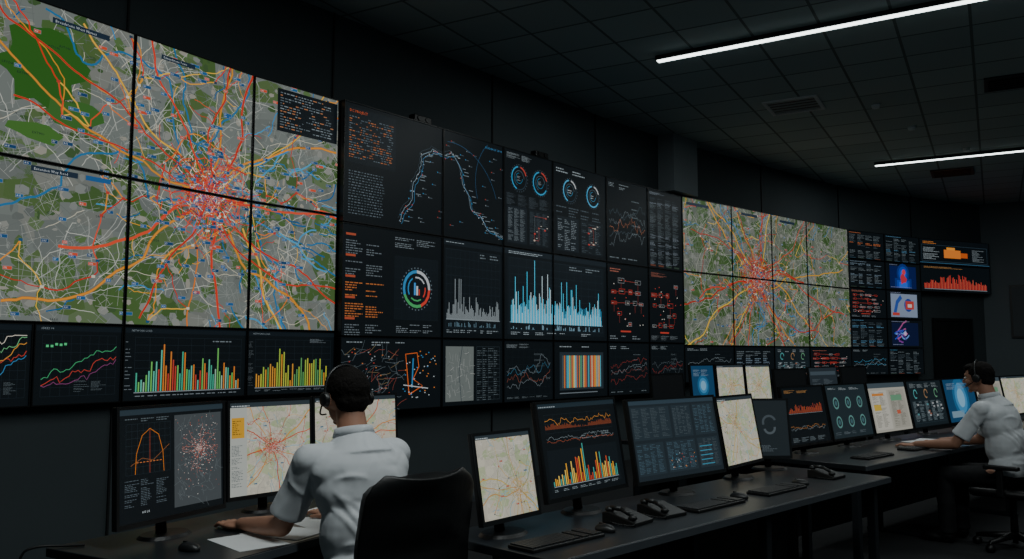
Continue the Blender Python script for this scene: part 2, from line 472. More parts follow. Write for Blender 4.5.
def c_table(seed, accent='#d9843a', rows=14, title=None):
    def f(cv):
        r = cv.rng = random.Random(seed)
        cv.micro(0.05, 0.97, 0.5, 1, 0.035, accent)
        for i in range(rows):
            y = 0.9-i*0.86/rows
            if r.random() < 0.12: continue
            cv.micro(0.05, y, 0.88, 1, 0.8/rows, r.choice(['#5d696f', '#46525a', accent, '#6f7b81']), 3, 0.4, 4)
        for i in range(4):
            cv.rect(0.05+0.23*i, 0.02, 0.15, 0.02, r.choice(['#27414f', '#5a3326', '#2b3a30']), 2)
    return f
def c_flow(seed):
    def f(cv):
        r = cv.rng = random.Random(seed)
        cv.micro(0.06, 0.96, 0.5, 2, 0.03, '#b36a58')
        ys = [0.76, 0.62, 0.48, 0.34, 0.20]
        for i, y in enumerate(ys):
            x = 0.06+0.05*r.random(); prev = None
            while x < 0.80:
                bw = 0.07+0.10*r.random(); bh = 0.035+0.03*r.random()
                k = r.random(); c = '#c4382e' if k < 0.6 else '#8a9094'
                if r.random() < 0.75:
                    cv.frame(x, y, bw, bh, 0.0045, c, 3)
                    if r.random() < 0.3: cv.rect(x+0.01, y+0.008, bw-0.02, bh-0.016, '#7a2c26', 3.2)
                    cv.micro(x+0.01, y+bh*0.8, bw*0.8, 1, 0.02, '#b9b2a8', 4)
                    if prev: cv.line([prev, (x, y+bh/2)], 0.004, '#b0463a', 2)
                    prev = (x+bw, y+bh/2)
                    if i < len(ys)-1 and r.random() < 0.5: cv.line([(x+bw/2, y), (x+bw/2, ys[i+1]+0.04)], 0.004, '#a83a30', 2)
                x += bw+0.05+0.05*r.random()
        for i in range(14): cv.disc(0.08+0.84*r.random(), 0.2+0.6*r.random(), 0.009, r.choice(['#d8d2c8', '#c9453a']), 5, 6)
        cv.rect(0.3, 0.12, 0.25, 0.02, '#b23c30', 4)
        cv.micro(0.05, 0.09, 0.8, 2, 0.03, '#7d898f', 3, 0.4, 3)
    return f
def c_histw(seed, c, n=60, c2=None, hs=1.0):
    def f(cv):
        r = cv.rng = random.Random(seed)
        cv.rect(0, 0.94, 1, 0.06, '#131b21', 1); cv.micro(0.04, 0.985, 0.5, 1, 0.035, '#9aa6ac')
        cv.rect(0.03, 0.05, 0.94, 0.86, '#0e151a', 0.5)
        cv.grid(0.05, 0.1, 0.9, 0.8, 12, 9, '#222e36', 1)
        cv.rect(0.05, 0.18, 0.9, 0.010, '#6a767c', 3)
        fn = lambda t: hs*(0.08+0.2*r.random()+0.75*(r.random()**4)*(0.45+0.55*math.exp(-((t-0.25)/0.25)**2))+0.2*math.exp(-((t-0.25)/0.15)**2)*r.random())
        if c2: bars(cv, 0.06, 0.18, 0.88, 0.66, n, [c2], lambda t: 0.12+0.22*r.random(), 3, 0.95)
        bars(cv, 0.06, 0.18, 0.88, 0.72, n, [c, c, '#bcd0d6' if c2 else c], fn, 4, 0.55)
        for i in range(n):
            if r.random() < 0.5: cv.rect(0.06+0.88*i/n, 0.11, 0.008, 0.06*r.random(), '#5f7d8c', 4)
        cv.micro(0.06, 0.09, 0.88, 1, 0.04, '#8e9aa0', 3, 0.6, 8)
        cv.micro(0.6, 0.90, 0.34, 2, 0.03, '#6e7a80', 3, 0.4, 2)
    return f
def c_ops(cv):
    r = cv.rng = random.Random(77)
    for i in range(5):
        cv.rect(0.03, 0.90-0.19*i, 0.09, 0.02, '#a0472f', 3)
        cv.micro(0.03, 0.87-0.19*i, 0.38, 3, 0.045, r.choice(['#c9743a', '#6a767c', '#7e8a90']), 3, 0.4, 2)
    cv.rect(0.50, 0.16, 0.46, 0.60, '#0f161b', 1); cv.grid(0.50, 0.16, 0.46, 0.60, 6, 6, '#19232a', 1.2)
    R = 0.185*cv.h
    for k, (a0, a1, c) in enumerate([(90, 200, '#2f7fb0'), (200, 290, '#3f9a5a'), (290, 360, '#c43c30'), (0, 90, '#b0b6ba')]):
        cv.ring(0.73, 0.46, R*0.84, R, a0, a1, c, 3); cv.ring(0.73, 0.46, R*0.58, R*0.66, a0+30, a1+10, c, 3)
    for k in range(30): cv.ring(0.73, 0.46, R*1.07, R*1.14, k*12, k*12+4, '#56646c', 3, 1)
    cv.rect(0.70, 0.40, 0.018, 0.12, '#3f8fd0', 4); cv.rect(0.725, 0.40, 0.018, 0.09, '#c0c4c6', 4); cv.rect(0.75, 0.40, 0.012, 0.06, '#c43c30', 4)
    cv.micro(0.5, 0.95, 0.45, 3, 0.035, '#7a868c', 3, 0.4, 2)
    cv.micro(0.52, 0.14, 0.42, 3, 0.035, '#7a868c', 3, 0.4, 3)
def c_sitemap(cv):
    r = cv.rng = random.Random(12)
    cv.micro(0.05, 0.97, 0.7, 2, 0.035, '#8e9aa0', 3, 0.5, 3)
    for i in range(90):
        cv.walk(r.random()*0.55*cv.w, r.random()*cv.h*0.85, r.choice([0.1, 1.65, 3.2, 0.8]), 4, 0.035, 0.2, 0.0035, r.choice(['#4a565c', '#5b676d', '#8a4238', '#7a6a4a']), 2)
    for i in range(40): cv.rect(0.05+0.45*r.random(), 0.05+0.8*r.random(), 0.012, 0.015, r.choice(['#8a9094', '#b06a3a', '#a03a30']), 3)
    cv.line([(0.66, 0.2), (0.64, 0.5), (0.62, 0.78), (0.74, 0.8), (0.76, 0.6), (0.7, 0.42), (0.8, 0.32), (0.66, 0.2)], 0.010, '#d8642c', 4)
    cv.line([(0.69, 0.3), (0.70, 0.72)], 0.018, '#3278a8', 3); cv.line([(0.6, 0.34), (0.86, 0.28)], 0.009, '#b8bdc0', 4)
    for i in range(44): cv.rect(0.56+0.38*r.random(), 0.14+0.7*r.random(), 0.012, 0.014, r.choice(['#a9b2b6', '#d07a35', '#3f7fb0']), 5)
def c_street(cv):
    r = cv.rng = random.Random(5)
    cv.rect(0.05, 0.06, 0.45, 0.84, '#626967', 1)
    for i in range(60): cv.walk((0.06+0.4*r.random())*cv.w, (0.1+0.7*r.random())*cv.h, r.choice([0.15, 1.7]), 3, 0.025, 0.15, 0.004, r.choice(['#999d9a', '#7f8482', '#4a5254']), 2)
    cv.line([(0.3, 0.06), (0.26, 0.5), (0.31, 0.9)], 0.010, '#3a4448', 3)
    cv.grid(0.55, 0.06, 0.4, 0.84, 4, 12, '#2f3a41', 1, 0.003)
    cv.micro(0.56, 0.9, 0.38, 12, 0.07, '#5d696f', 3, 0.3, 4)
def c_stripes(cv):
    r = cv.rng = random.Random(6)
    cv.rect(0.1, 0.14, 0.82, 0.68, '#222c33', 1)
    u = 0.14
    while u < 0.86:
        w = 0.006+0.018*r.random(); cv.rect(u, 0.18, w, 0.58, r.choice(['#d0802f', '#c9a34a', '#3fa0b4', '#4a8a6a', '#b8553a', '#c9c09e', '#3a4a52']), 3); u += w+0.004
    cv.micro(0.1, 0.95, 0.8, 2, 0.04, '#9aa6ac', 3, 0.5, 2); cv.rect(0.1, 0.08, 0.7, 0.015, '#6a747a', 3)
def c_glow(seed, kind):
    def f(cv):
        r = cv.rng = random.Random(seed)
        bg = {'portrait': '#0c1a4a', 'pale': '#76849a', 'violet': '#0e1634'}[kind]
        cv.rect(0.12, 0.06, 0.76, 0.84, bg, 1)
        if kind == 'portrait':
            for k, c in enumerate(['#122c70', '#183e9c', '#2a5cc4']): cv.disc(0.5, 0.62, cv.w*(0.18-0.05*k), c, 2+k*0.3, 16)
            for k, c in enumerate(['#122c70', '#183e9c', '#2a5cc4']): cv.rect(0.26+0.06*k, 0.08, 0.48-0.12*k, 0.36-0.07*k, c, 2+k*0.3)
            cv.blob(cv.w*0.5, cv.h*0.42, cv.w*0.10, cv.h*0.22, '#b0303c', 4, 9); cv.disc(0.52, 0.68, cv.w*0.05, '#c83a44', 4, 10)
        elif kind == 'pale':
            cv.line([(0.22, 0.15), (0.3, 0.6), (0.42, 0.8)], cv.w*0.08, '#2a4890', 2); cv.disc(0.62, 0.5, cv.w*0.12, '#283c84', 2, 14)
            cv.rect(0.54, 0.35, 0.24, 0.3, '#a83a34', 3); cv.rect(0.60, 0.42, 0.12, 0.12, '#c0b4b0', 4); cv.rect(0.16, 0.12, 0.2, 0.1, '#a83a34', 3)
        else:
            for i in range(9): cv.walk((0.18+0.2*r.random())*cv.w, (0.3+0.4*r.random())*cv.h, r.gauss(0, 0.4), 8, 0.045, 0.3, 0.03, r.choice(['#4a247a', '#7a348c', '#2a44a8', '#a04c80', '#5a8cc8']), 2+i*0.1)
            cv.disc(0.5, 0.5, cv.w*0.04, '#c0a4c8', 4, 10)
        cv.micro(0.12, 0.98, 0.6, 1, 0.05, '#7a84a0'); cv.micro(0.14, 0.14, 0.7, 1, 0.05, '#7a84a0', 5)
    return f
def c_orange(cv):
    r = cv.rng = random.Random(3)
    cv.micro(0.05, 0.95, 0.3, 2, 0.06, '#d9843a'); cv.frame(0.03, 0.12, 0.94, 0.66, 0.008, '#2a3a46', 2)
    cv.rect(0.34, 0.28, 0.24, 0.34, '#d0742a', 3); cv.rect(0.38, 0.62, 0.12, 0.10, '#d88a32', 3); cv.rect(0.58, 0.32, 0.10, 0.20, '#b8521f', 3)
    cv.micro(0.05, 0.7, 0.25, 5, 0.1, '#9aa6ac'); cv.rect(0, 0.05, 1, 0.015, '#3f6f90', 2)
    cv.micro(0.75, 0.7, 0.2, 5, 0.1, '#7d898f')
def c_redhist(cv):
    r = cv.rng = random.Random(4)
    bars(cv, 0.05, 0.12, 0.9, 0.7, 60, ['#c43c30', '#c95a44', '#a83434'], lambda t: 0.25+0.6*r.random()*math.exp(-((t-0.5)/0.4)**2), 3, 0.6)
    cv.rect(0.05, 0.09, 0.9, 0.02, '#7a868c', 3); cv.micro(0.05, 0.97, 0.7, 1, 0.07, '#b8864a')
# monitors
def m_map(seed, side=False, pal=PAL_MON, core=0.7, cx=0.52, cy=0.5):
    def f(cv):
        m = citymap(cv.w, cv.h, cv.w*cx, cv.h*cy, seed, pal, 0.62, 0.24, core)
        cv.p += m.p
        cv.rect(0, 0.95, 1, 0.05, '#2b353b', 10); cv.micro(0.02, 0.985, 0.5, 1, 0.025, '#c9d2d6', 11)
        if side:
            cv.rect(0, 0, 0.2, 0.95, '#a2a6a0', 10); cv.rect(0.02, 0.62, 0.15, 0.22, '#c08f28', 11); cv.micro(0.03, 0.82, 0.12, 4, 0.04, '#6a5420', 12)
            cv.micro(0.02, 0.55, 0.15, 10, 0.045, '#5a646a', 11)
    return f
def m_dash1(cv):
    r = cv.rng = random.Random(31)
    cv.rect(0, 0.95, 1, 0.05, '#26333b', 1); cv.micro(0.02, 0.985, 0.5, 1, 0.025, '#9aa6ac')
    cv.rect(0.5, 0.06, 0.48, 0.86, '#3e4447', 1)
    for i in range(520):
        q = abs(r.gauss(0, 0.15)); t = r.random()*6.28
        u, v = 0.76+q*math.cos(t)*0.8, 0.58+q*math.sin(t)*1.3
        if 0.51 < u < 0.97 and 0.08 < v < 0.9: cv.rect(u, v, 0.004+0.007*r.random(), 0.006, r.choice(['#b99a90', '#c0bcb6', '#a9503c', '#8e4438', '#6a7072']), 3)
    for i in range(12): cv.walk(0.76*cv.w, 0.58*cv.h, r.random()*6.28, 9, 0.012, 0.25, 0.0013, '#a8746a', 2)
    for i in range(90): cv.walk((0.52+0.42*r.random())*cv.w, (0.1+0.75*r.random())*cv.h, r.random()*6.28, 5, 0.009, 0.2, 0.001, '#5e6669', 2)
    cv.line([(0.14, 0.42), (0.15, 0.6), (0.2, 0.76), (0.27, 0.82), (0.35, 0.76), (0.39, 0.6), (0.4, 0.42)], 0.0022, '#d87a24', 4)
    cv.line([(0.27, 0.42), (0.27, 0.82)], 0.0015, '#b4482f', 4); cv.line([(0.1, 0.5), (0.2, 0.56), (0.3, 0.53), (0.45, 0.66)], 0.0015, '#a06030', 4)
    for k in range(8): cv.rect(0.15+0.03*k, 0.52, 0.018, 0.006, '#c9743a', 4)
    cv.grid(0.06, 0.42, 0.40, 0.45, 8, 7, '#26323a', 1, 0.0008)
    cv.micro(0.05, 0.38, 0.42, 8, 0.03, '#56626a', 3, 0.4, 3); cv.micro(0.05, 0.93, 0.42, 2, 0.02, '#5e6a70', 3, 0.4, 3)
    cv.text(0.2, 0.07, 0.012, 'A15 LX', '#b9c2c6')
def m_bars(cv):
    r = cv.rng = random.Random(32)
    cv.rect(0, 0.95, 1, 0.05, '#1d2a32', 1); cv.micro(0.02, 0.985, 0.5, 1, 0.025, '#9aa6ac')
    cv.grid(0.07, 0.68, 0.86, 0.2, 8, 4, '#1e2930', 1, 0.001)
    bars(cv, 0.07, 0.72, 0.86, 0.10, 80, ['#7c3c24'], lambda t: 0.2+0.3*r.random()+0.2*math.sin(t*9), 2, 0.6)
    chart(cv, 0.07, 0.72, 0.86, 0.16, 60, '#d8903a', 0.0018, 0.5, 0.16)
    chart(cv, 0.07, 0.55, 0.86, 0.14, 60, '#7e8a90', 0.0014, 0.5, 0.16); chart(cv, 0.07, 0.55, 0.86, 0.14, 60, '#a8553a', 0.0014, 0.3, 0.1)
    cv.rect(0.05, 0.06, 0.9, 0.44, '#0f161b', 1); cv.micro(0.5, 0.66, 0.4, 3, 0.025, '#6e7a80', 3, 0.4, 3)
    bars(cv, 0.08, 0.12, 0.84, 0.44, 40, ['#dca030', '#3f9a90', '#c9502a', '#dcbc5a', '#b8402a', '#dca030'], lambda t: 0.1+0.9*r.random()*math.exp(-((t-0.55)/0.4)**2), 4, 0.55, True)
    cv.rect(0.08, 0.11, 0.84, 0.005, '#9aa6ac', 4); cv.micro(0.08, 0.09, 0.84, 1, 0.03, '#8e9aa0', 3, 0.5, 8)
def m_dash2(cv):
    r = cv.rng = random.Random(33)
    cv.p = []; cv.rect(0, 0, 1, 1, '#1c252b', 0)
    cv.rect(0, 0.95, 1, 0.05, '#2b3a44', 1)
    for (u, v, a, b) in ((0.02, 0.5, 0.42, 0.42), (0.47, 0.5, 0.22, 0.42), (0.72, 0.5, 0.26, 0.42), (0.02, 0.06, 0.3, 0.4), (0.35, 0.06, 0.34, 0.4), (0.72, 0.06, 0.26, 0.4)):
        cv.rect(u, v, a, b, '#222d34', 1); cv.micro(u+0.01, v+b-0.01, a-0.02, 10, b*0.09, r.choice(['#566268', '#4a6674', '#4e5a60']), 3, 0.35, 4)
    for i in range(26): cv.rect(0.36+0.31*r.random(), 0.09+0.2*r.random(), 0.008, 0.012, r.choice(['#a9483a', '#3f7f98', '#9aa4a8', '#c07a3a']), 4)
    for i in range(5): cv.rect(0.74, 0.1+0.06*i, 0.1+0.1*r.random(), 0.012, '#3a7f98', 4)
def m_small(kind, seed):
    def f(cv):
        r = cv.rng = random.Random(seed)
        if kind == 'bars':
            cv.micro(0.06, 0.96, 0.6, 2, 0.03, '#b8864a', 3, 0.4, 2)
            bars(cv, 0.08, 0.54, 0.84, 0.26, 34, ['#a9502a', '#943a30'], lambda t: 0.15+0.5*r.random(), 3, 0.5)
            cv.rect(0.08, 0.53, 0.84, 0.005, '#7a868c', 3)
            chart(cv, 0.08, 0.14, 0.84, 0.3, 40, '#a9703a', 0.0025, 0.5, 0.12); chart(cv, 0.08, 0.14, 0.84, 0.3, 40, '#6a767c', 0.0025, 0.4, 0.1)
            cv.micro(0.08, 0.12, 0.8, 2, 0.04, '#6e7a80', 3, 0.4, 4)
        elif kind == 'rings':
            cv.p = []; cv.rect(0, 0, 1, 1, '#1c272c', 0)
            for i in range(3):
                for j in range(2):
                    cv.ring(0.2+0.3*i, 0.3+0.36*j, 0.05*cv.w, 0.07*cv.w, 0, 360, '#4f7a76', 2, 16); cv.disc(0.2+0.3*i, 0.3+0.36*j, 0.03*cv.w, '#35545a', 3, 12)
            cv.micro(0.06, 0.96, 0.8, 1, 0.05, '#a9b2b6', 3, 0.4, 3); cv.micro(0.06, 0.12, 0.8, 1, 0.05, '#6a767c', 3, 0.4, 4)
        elif kind == 'beige':
            cv.p = []; cv.rect(0, 0, 1, 1, '#98968c', 0); cv.rect(0, 0.9, 1, 0.1, '#3a464d', 1)
            cv.rect(0.05, 0.05, 0.42, 0.8, '#a6a49a', 1); cv.rect(0.52, 0.05, 0.43, 0.8, '#8e8c82', 1)
            cv.micro(0.08, 0.82, 0.36, 12, 0.06, '#5c5c54', 3, 0.4, 2); cv.micro(0.55, 0.82, 0.36, 12, 0.06, '#5c5c54', 3, 0.4, 2)
            cv.rect(0.08, 0.74, 0.3, 0.05, '#b07034', 4); cv.rect(0.56, 0.62, 0.3, 0.12, '#5a8468', 4); cv.rect(0.08, 0.44, 0.18, 0.12, '#b0943c', 4); cv.rect(0.66, 0.34, 0.1, 0.08, '#a8503a', 4)
        elif kind == 'teal':
            cv.p = []; cv.rect(0, 0, 1, 1, '#141d22', 0)
            for i in range(3): cv.ring(0.2+0.3*i, 0.72, 0.04*cv.w, 0.055*cv.w, 0, 300, ['#4a9090', '#8a6a4a', '#5a8a6a'][i], 2)
            cv.grid(0.06, 0.08, 0.88, 0.48, 10, 6, '#2a3a42', 1, 0.002); cv.micro(0.08, 0.56, 0.84, 8, 0.055, '#7a8a90', 3, 0.4, 5)
            cv.micro(0.08, 0.96, 0.84, 2, 0.05, '#8f9a9e', 3, 0.4, 4)
            for i in range(14): cv.rect(0.08+0.8*r.random(), 0.1+0.4*r.random(), 0.05, 0.04, r.choice(['#4a7a80', '#8a8e90', '#7a5040']), 4)
        elif kind == 'blue':
            cv.p = []; cv.rect(0, 0, 1, 1, '#163c5c', 0)
            for k, c in enumerate(('#22587e', '#3a7aa4', '#6fa0bc')): cv.disc(0.5, 0.55, cv.w*(0.26-0.07*k), c, 1+k, 20)
            cv.rect(0.1, 0.1, 0.4, 0.15, '#6a8494', 2); cv.micro(0.1, 0.92, 0.7, 3, 0.05, '#88a0b0', 3, 0.4, 2)
        elif kind == 'grey':
            cv.p = []; cv.rect(0, 0, 1, 1, '#1c2327', 0); cv.ring(0.5, 0.6, cv.w*0.14, cv.w*0.2, 20, 200, '#3c454a', 2)
            cv.ring(0.5, 0.5, cv.w*0.11, cv.w*0.17, 190, 370, '#464f54', 2); cv.micro(0.2, 0.2, 0.6, 3, 0.04, '#5a666c')
        elif kind == 'off':
            cv.p = []; cv.rect(0, 0, 1, 1, '#090b0d', 0)
        elif kind == 'login':
            cv.p = []; cv.rect(0, 0, 1, 1, '#222a30', 0); cv.rect(0.05, 0.8, 0.9, 0.1, '#3a464e', 1)
            cv.micro(0.1, 0.7, 0.8, 6, 0.08, '#5a666c', 3, 0.5, 2)
    return f

# ------------------------------------------------------------------ video wall
PL = dict(P0=(-3.51,5.35), A=(-2.89,6.33), B=(-2.27,7.30), C=(-1.67,8.04), c1=(-0.80,9.10), D=(-0.155,9.89),
          d1=(0.46,10.64), E=(1.24,11.57), e1=(1.93,12.34), F=(2.58,13.05), f1=(3.57,13.93), f2=(4.47,14.73), f3=(5.35,15.51),
          G=(6.52,16.55), g1=(7.50,17.15), H=(8.5,17.75), I=(10.5,18.7))
def V2(n): return Vector(PL[n]) if isinstance(n, str) else Vector(n)

def panel(a, b, z0, z1, disp, label, prouder=0.0, window=None, group='video wall panels', gain=GAIN):
    a = V2(a); b = V2(b); e = (b-a).normalized(); n = Vector((e.y, -e.x))
    w = (b-a).length-0.010; h = z1-z0-0.010
    m = (a+b)/2+n*prouder
    rz = math.atan2(e.y, e.x)
    t = thing('video_wall_panel', label, 'display panel', (m.x, m.y, z0+0.005), rz, group)
    d = 0.10+prouder
    bz = 0.008
    boxes('housing', [(-w/2, 0.004, 0, w/2, d, h)], M_BLACK, t)
    boxes('bezel', [(-w/2, -0.008, 0, w/2, 0.004, bz), (-w/2, -0.008, h-bz, w/2, 0.004, h),
                    (-w/2, -0.008, bz, -w/2+bz, 0.004, h-bz), (w/2-bz, -0.008, bz, w/2, 0.004, h-bz)], M_BEZEL, t)
    sw, sh = w-2*bz, h-2*bz
    if window:
        cv, x0, y0, ww, hh = window
        me = cv.mesh('screen_display', x0, y0, ww, hh, gain)
        sx, sz = sw/ww, sh/hh
    else:
        cv = Canvas(sw, sh); disp(cv); me = cv.mesh('screen_display', gain=gain); sx = sz = 1
    o = bpy.data.objects.new('screen_display', me); col.objects.link(o)
    me.materials.append(M_WALLDISP)
    o.parent = t; o.location = (0, 0.002, bz); o.scale = (sx, 1, sz)
    return t

def seglen(a, b): return (V2(b)-V2(a)).length
W1 = [seglen('P0', 'A'), seglen('A', 'B'), seglen('B', 'C')]
ZA = [3.93, 2.80, 1.69, 1.12]
Hm = ZA[0]-ZA[2]
mcx, mcy = W1[0]+0.72, ZA[1]-ZA[2]-0.02
big = citymap(sum(W1), Hm, mcx, mcy, 8, PAL_DARK, 1.0, 1.0)
big.rng = random.Random(3)
big.blob(0.46, 1.80, 0.34, 0.30, '#2a5a1e', 3.6, 20); big.blob(0.72, 1.50, 0.22, 0.12, '#38632a', 3.7, 12); big.blob(0.45, 1.30, 0.2, 0.08, '#3f6a2c', 3.65, 12)
for i in range(26):
    x = W1[0]+W1[1]*0.85+big.rng.random()*1.0; y = 0.1+1.5*big.rng.random()
    big.walk(x, y, math.atan2(y-mcy, x-mcx)+big.rng.gauss(0, 0.2), big.rng.randint(6, 16), 0.03, 0.2, 0.015, big.rng.choice(PAL_DARK['water']+['#4a9ac0']), 4.6)
big.mrect(0.52, Hm-0.12, 0.44, 0.042, '#1c2b3a', 10); big.mtext(0.54, Hm-0.110, 0.028, 'Broadstone West Names', '#b9c2c6', 11)
big.mrect(W1[0]+0.22, Hm-0.12, 0.32, 0.038, '#1c2b3a', 10); big.mtext(W1[0]+0.24, Hm-0.110, 0.025, 'Edmundstone Town', '#b9c2c6', 11)
big.mrect(0.42, 1.11-0.062, 0.34, 0.04, '#1c2b3a', 10); big.mtext(0.44, 1.11-0.052, 0.026, 'Extension Way Road', '#b9c2c6', 11)
big.mrect(0.82, 1.11-0.060, 0.2, 0.036, '#1f558a', 10)
ix = W1[0]+W1[1]+0.24
big.mrect(ix, Hm-0.44, 0.70, 0.40, '#0e151a', 10)
big.rng = random.Random(9)
for i in range(14):
    x = ix+0.03
    while x < ix+0.62:
        q = 0.012+0.035*big.rng.random(); big.mrect(x, Hm-0.08-i*0.025, q, 0.009, big.rng.choice(['#7a868c', '#5d696f', '#56626a', '#a9704a']), 11); x += q+0.012+(0.12 if big.rng.random() < 0.15 else 0)
x0 = 0
for i, (a, b) in enumerate((('P0', 'A'), ('A', 'B'), ('B', 'C'))):
    for r_, (zt, zb) in enumerate(((ZA[0], ZA[1]), (ZA[1], ZA[2]))):
        panel(a, b, zb, zt, None, 'large video wall panel showing a city road map with red arterial roads', 0,
              (big, x0, zb-ZA[2], W1[i], zt-zb))
    x0 += W1[i]
pm = V2('P0').lerp(V2('A'), 0.43)
panel('P0', pm, ZA[3], ZA[2], c_curves(1, ['#3a80b0', '#b93e34', '#d0903a', '#6ab07a', '#c9c2b4']), 'dark chart panel with rising multicoloured curves')
panel(pm, 'A', ZA[3], ZA[2], c_curves(2, ['#7a3a6a', '#b93e34', '#3fa06a']), 'dark chart panel with red and green curves')
panel('A', 'B', ZA[3], ZA[2], c_bargroup(['#3fa88a', '#58b8a0', '#d07a30', '#6ab85a', '#8fb8a0', '#b93e32', '#3fa88a'], 5, 46, 0.55), 'dark panel with green and orange bar chart')
panel('B', 'C', ZA[3], ZA[2], c_bargroup(['#98b840', '#b8b840', '#d09030', '#5a9a5a', '#a8b840'], 6, 34, 0.5), 'dark panel with yellow and green bar chart')
# section 2
PR = 0.07
ZB = [3.93, 2.74, 1.65, 0.92]
Wn = seglen('C', 'c1')+seglen('c1', 'D'); Hn = ZB[0]-ZB[1]
net = Canvas(Wn, Hn); r = net.rng = random.Random(21)
net.mtext(0.06, Hn-0.09, 0.038, 'DC PROJECT', '#c9562c', 5)
net.mrect(0.04, Hn-0.60, 0.64, 0.56, '#10171c', 1)
for i in range(18):
    x = 0.06
    while x < 0.62: q = 0.012+0.03*r.random(); net.mrect(x, Hn-0.14-i*0.024, q, 0.009, r.choice(['#a9643a', '#56626a', '#89502c', '#46525a']), 3); x += q+0.012+(0.1 if r.random() < 0.15 else 0)
for i in range(16):
    x = 0.06
    while x < 0.5: q = 0.012+0.025*r.random(); net.mrect(x, 0.50-i*0.028, q, 0.009, r.choice(['#3e4a50', '#56626a']), 3); x += q+0.015
ctrl = [(0.74, 0.08), (0.80, 0.20), (0.92, 0.34), (0.93, 0.52), (1.02, 0.66), (1.06, 0.82), (1.22, 0.93), (1.38, 0.90), (1.50, 0.94), (1.62, 0.84), (1.66, 0.66), (1.78, 0.50), (1.84, 0.34), (2.00, 0.28), (2.10, 0.16), (2.26, 0.12), (2.44, 0.05)]
pts = []
for i in range(len(ctrl)-1):
    for k in range(5):
        t = k/5; pts.append((ctrl[i][0]*(1-t)+ctrl[i+1][0]*t+r.gauss(0, 0.007), ctrl[i][1]*(1-t)+ctrl[i+1][1]*t+r.gauss(0, 0.007)))
net.mline(pts, 0.006, '#7a8e9a', 4); net.mline([(x+0.03, y-0.025) for x, y in pts], 0.005, '#3a78a0', 3); net.mline([(x-0.02, y+0.03) for x, y in pts], 0.0035, '#3a4a54', 3)
for p in pts:
    if r.random() < 0.5: net.mrect(p[0]-0.04+0.08*r.random(), p[1]-0.04+0.08*r.random(), 0.013, 0.010, r.choice(['#a9adb0', '#2f7fb0', '#b93e34', '#8a9094']), 6)
    if r.random() < 0.35: net.mrect(p[0]+0.05, p[1]-0.01, 0.05+0.04*r.random(), 0.008, '#6a767c', 6)
P = [(0.75+1.6*r.random(), 0.08+1.0*r.random()) for _ in range(44)]
for p in P: net.mrect(p[0], p[1], 0.013, 0.013, r.choice(['#3478a0', '#7a8488', '#99382e']), 5); net.mrect(p[0]+0.02, p[1], 0.04, 0.007, '#46525a', 5)
for k, (u0, v0, rr, a0, a1) in enumerate(((1.5, 0.25, 0.82, 20, 95), (2.5, 0.7, 0.6, 130, 200))):
    net.mline([(u0+rr*math.cos(math.radians(a0+(a1-a0)*t/24)), v0+rr*math.sin(math.radians(a0+(a1-a0)*t/24))) for t in range(25)], 0.004, '#24567a', 2)
net.mtext(2.07, Hn-0.08, 0.036, 'READBACK 28/04', '#3f7aa4', 5)
x0 = 0
for a, b in (('C', 'c1'), ('c1', 'D')):
    ww = seglen(a, b); panel(a, b, ZB[1], ZB[0], None, 'dark panel with a network diagram and orange project text', PR, (net, x0, 0, ww, Hn)); x0 += ww
panel('D', 'd1', ZB[1], ZB[0], c_gauges(2, ('#2f88b0', '#a93e34')), 'dark panel with cyan ring gauges above tables', PR)
panel('d1', 'E', ZB[1], ZB[0], c_gauges(3, ('#4a98c0', '#b0b4b6')), 'dark panel with two blue ring gauges and a diagram', PR)
panel('E', 'e1', ZB[1], ZB[0], c_lines(8, ['#6e7a80', '#4a5a62', '#a96a4a'], 5), 'dark panel with thin grey line charts', PR)
panel('e1', 'F', ZB[1], ZB[0], c_table(9, '#8894a0', 18), 'dark panel with rows of grey data', PR)
panel('C', 'c1', ZB[2], ZB[1], c_ops, 'dark panel with orange status list and multicolour ring gauge', PR)
panel('c1', 'D', ZB[2], ZB[1], c_histw(11, '#8f999d', 56, None, 0.62), 'dark panel with white histogram', PR)
hw = Canvas(seglen('D', 'd1')+seglen('d1', 'E'), ZB[1]-ZB[2]); c_histw(12, '#4ab8d8', 100, '#2a6a88', 1.15)(hw); x0 = 0
for a, b in (('D', 'd1'), ('d1', 'E')):
    ww = seglen(a, b); panel(a, b, ZB[2], ZB[1], None, 'dark panel with half of a bright cyan histogram', PR, (hw, x0, 0, ww, hw.h), gain=1.15); x0 += ww
panel('E', 'e1', ZB[2], ZB[1], c_flow(13), 'dark panel with red flow diagram', PR)
panel('e1', 'F', ZB[2], ZB[1], c_flow(14), 'dark panel with red flow diagram', PR)
panel('C', 'c1', ZB[3], ZB[2], c_sitemap, 'dark panel with orange and blue site plan', PR)
panel('c1', 'D', ZB[3], ZB[2], c_street, 'dark panel with grey street plan and table', PR)
panel('D', 'd1', ZB[3], ZB[2], c_lines(15, ['#6e7a80', '#884a3a', '#3a6f8a'], 4), 'dark panel with thin line chart', PR)
panel('d1', 'E', ZB[3], ZB[2], c_stripes, 'dark panel with orange and cyan striped chart', PR)
panel('E', 'e1', ZB[3], ZB[2], c_lines(16, ['#8a3430', '#6d3a34', '#6e7a80'], 4), 'dark panel with dim red line chart', PR)
panel('e1', 'F', ZB[3], ZB[2], c_lines(17, ['#8a3430', '#4f5a60'], 4), 'dark panel with dim red line chart', PR)
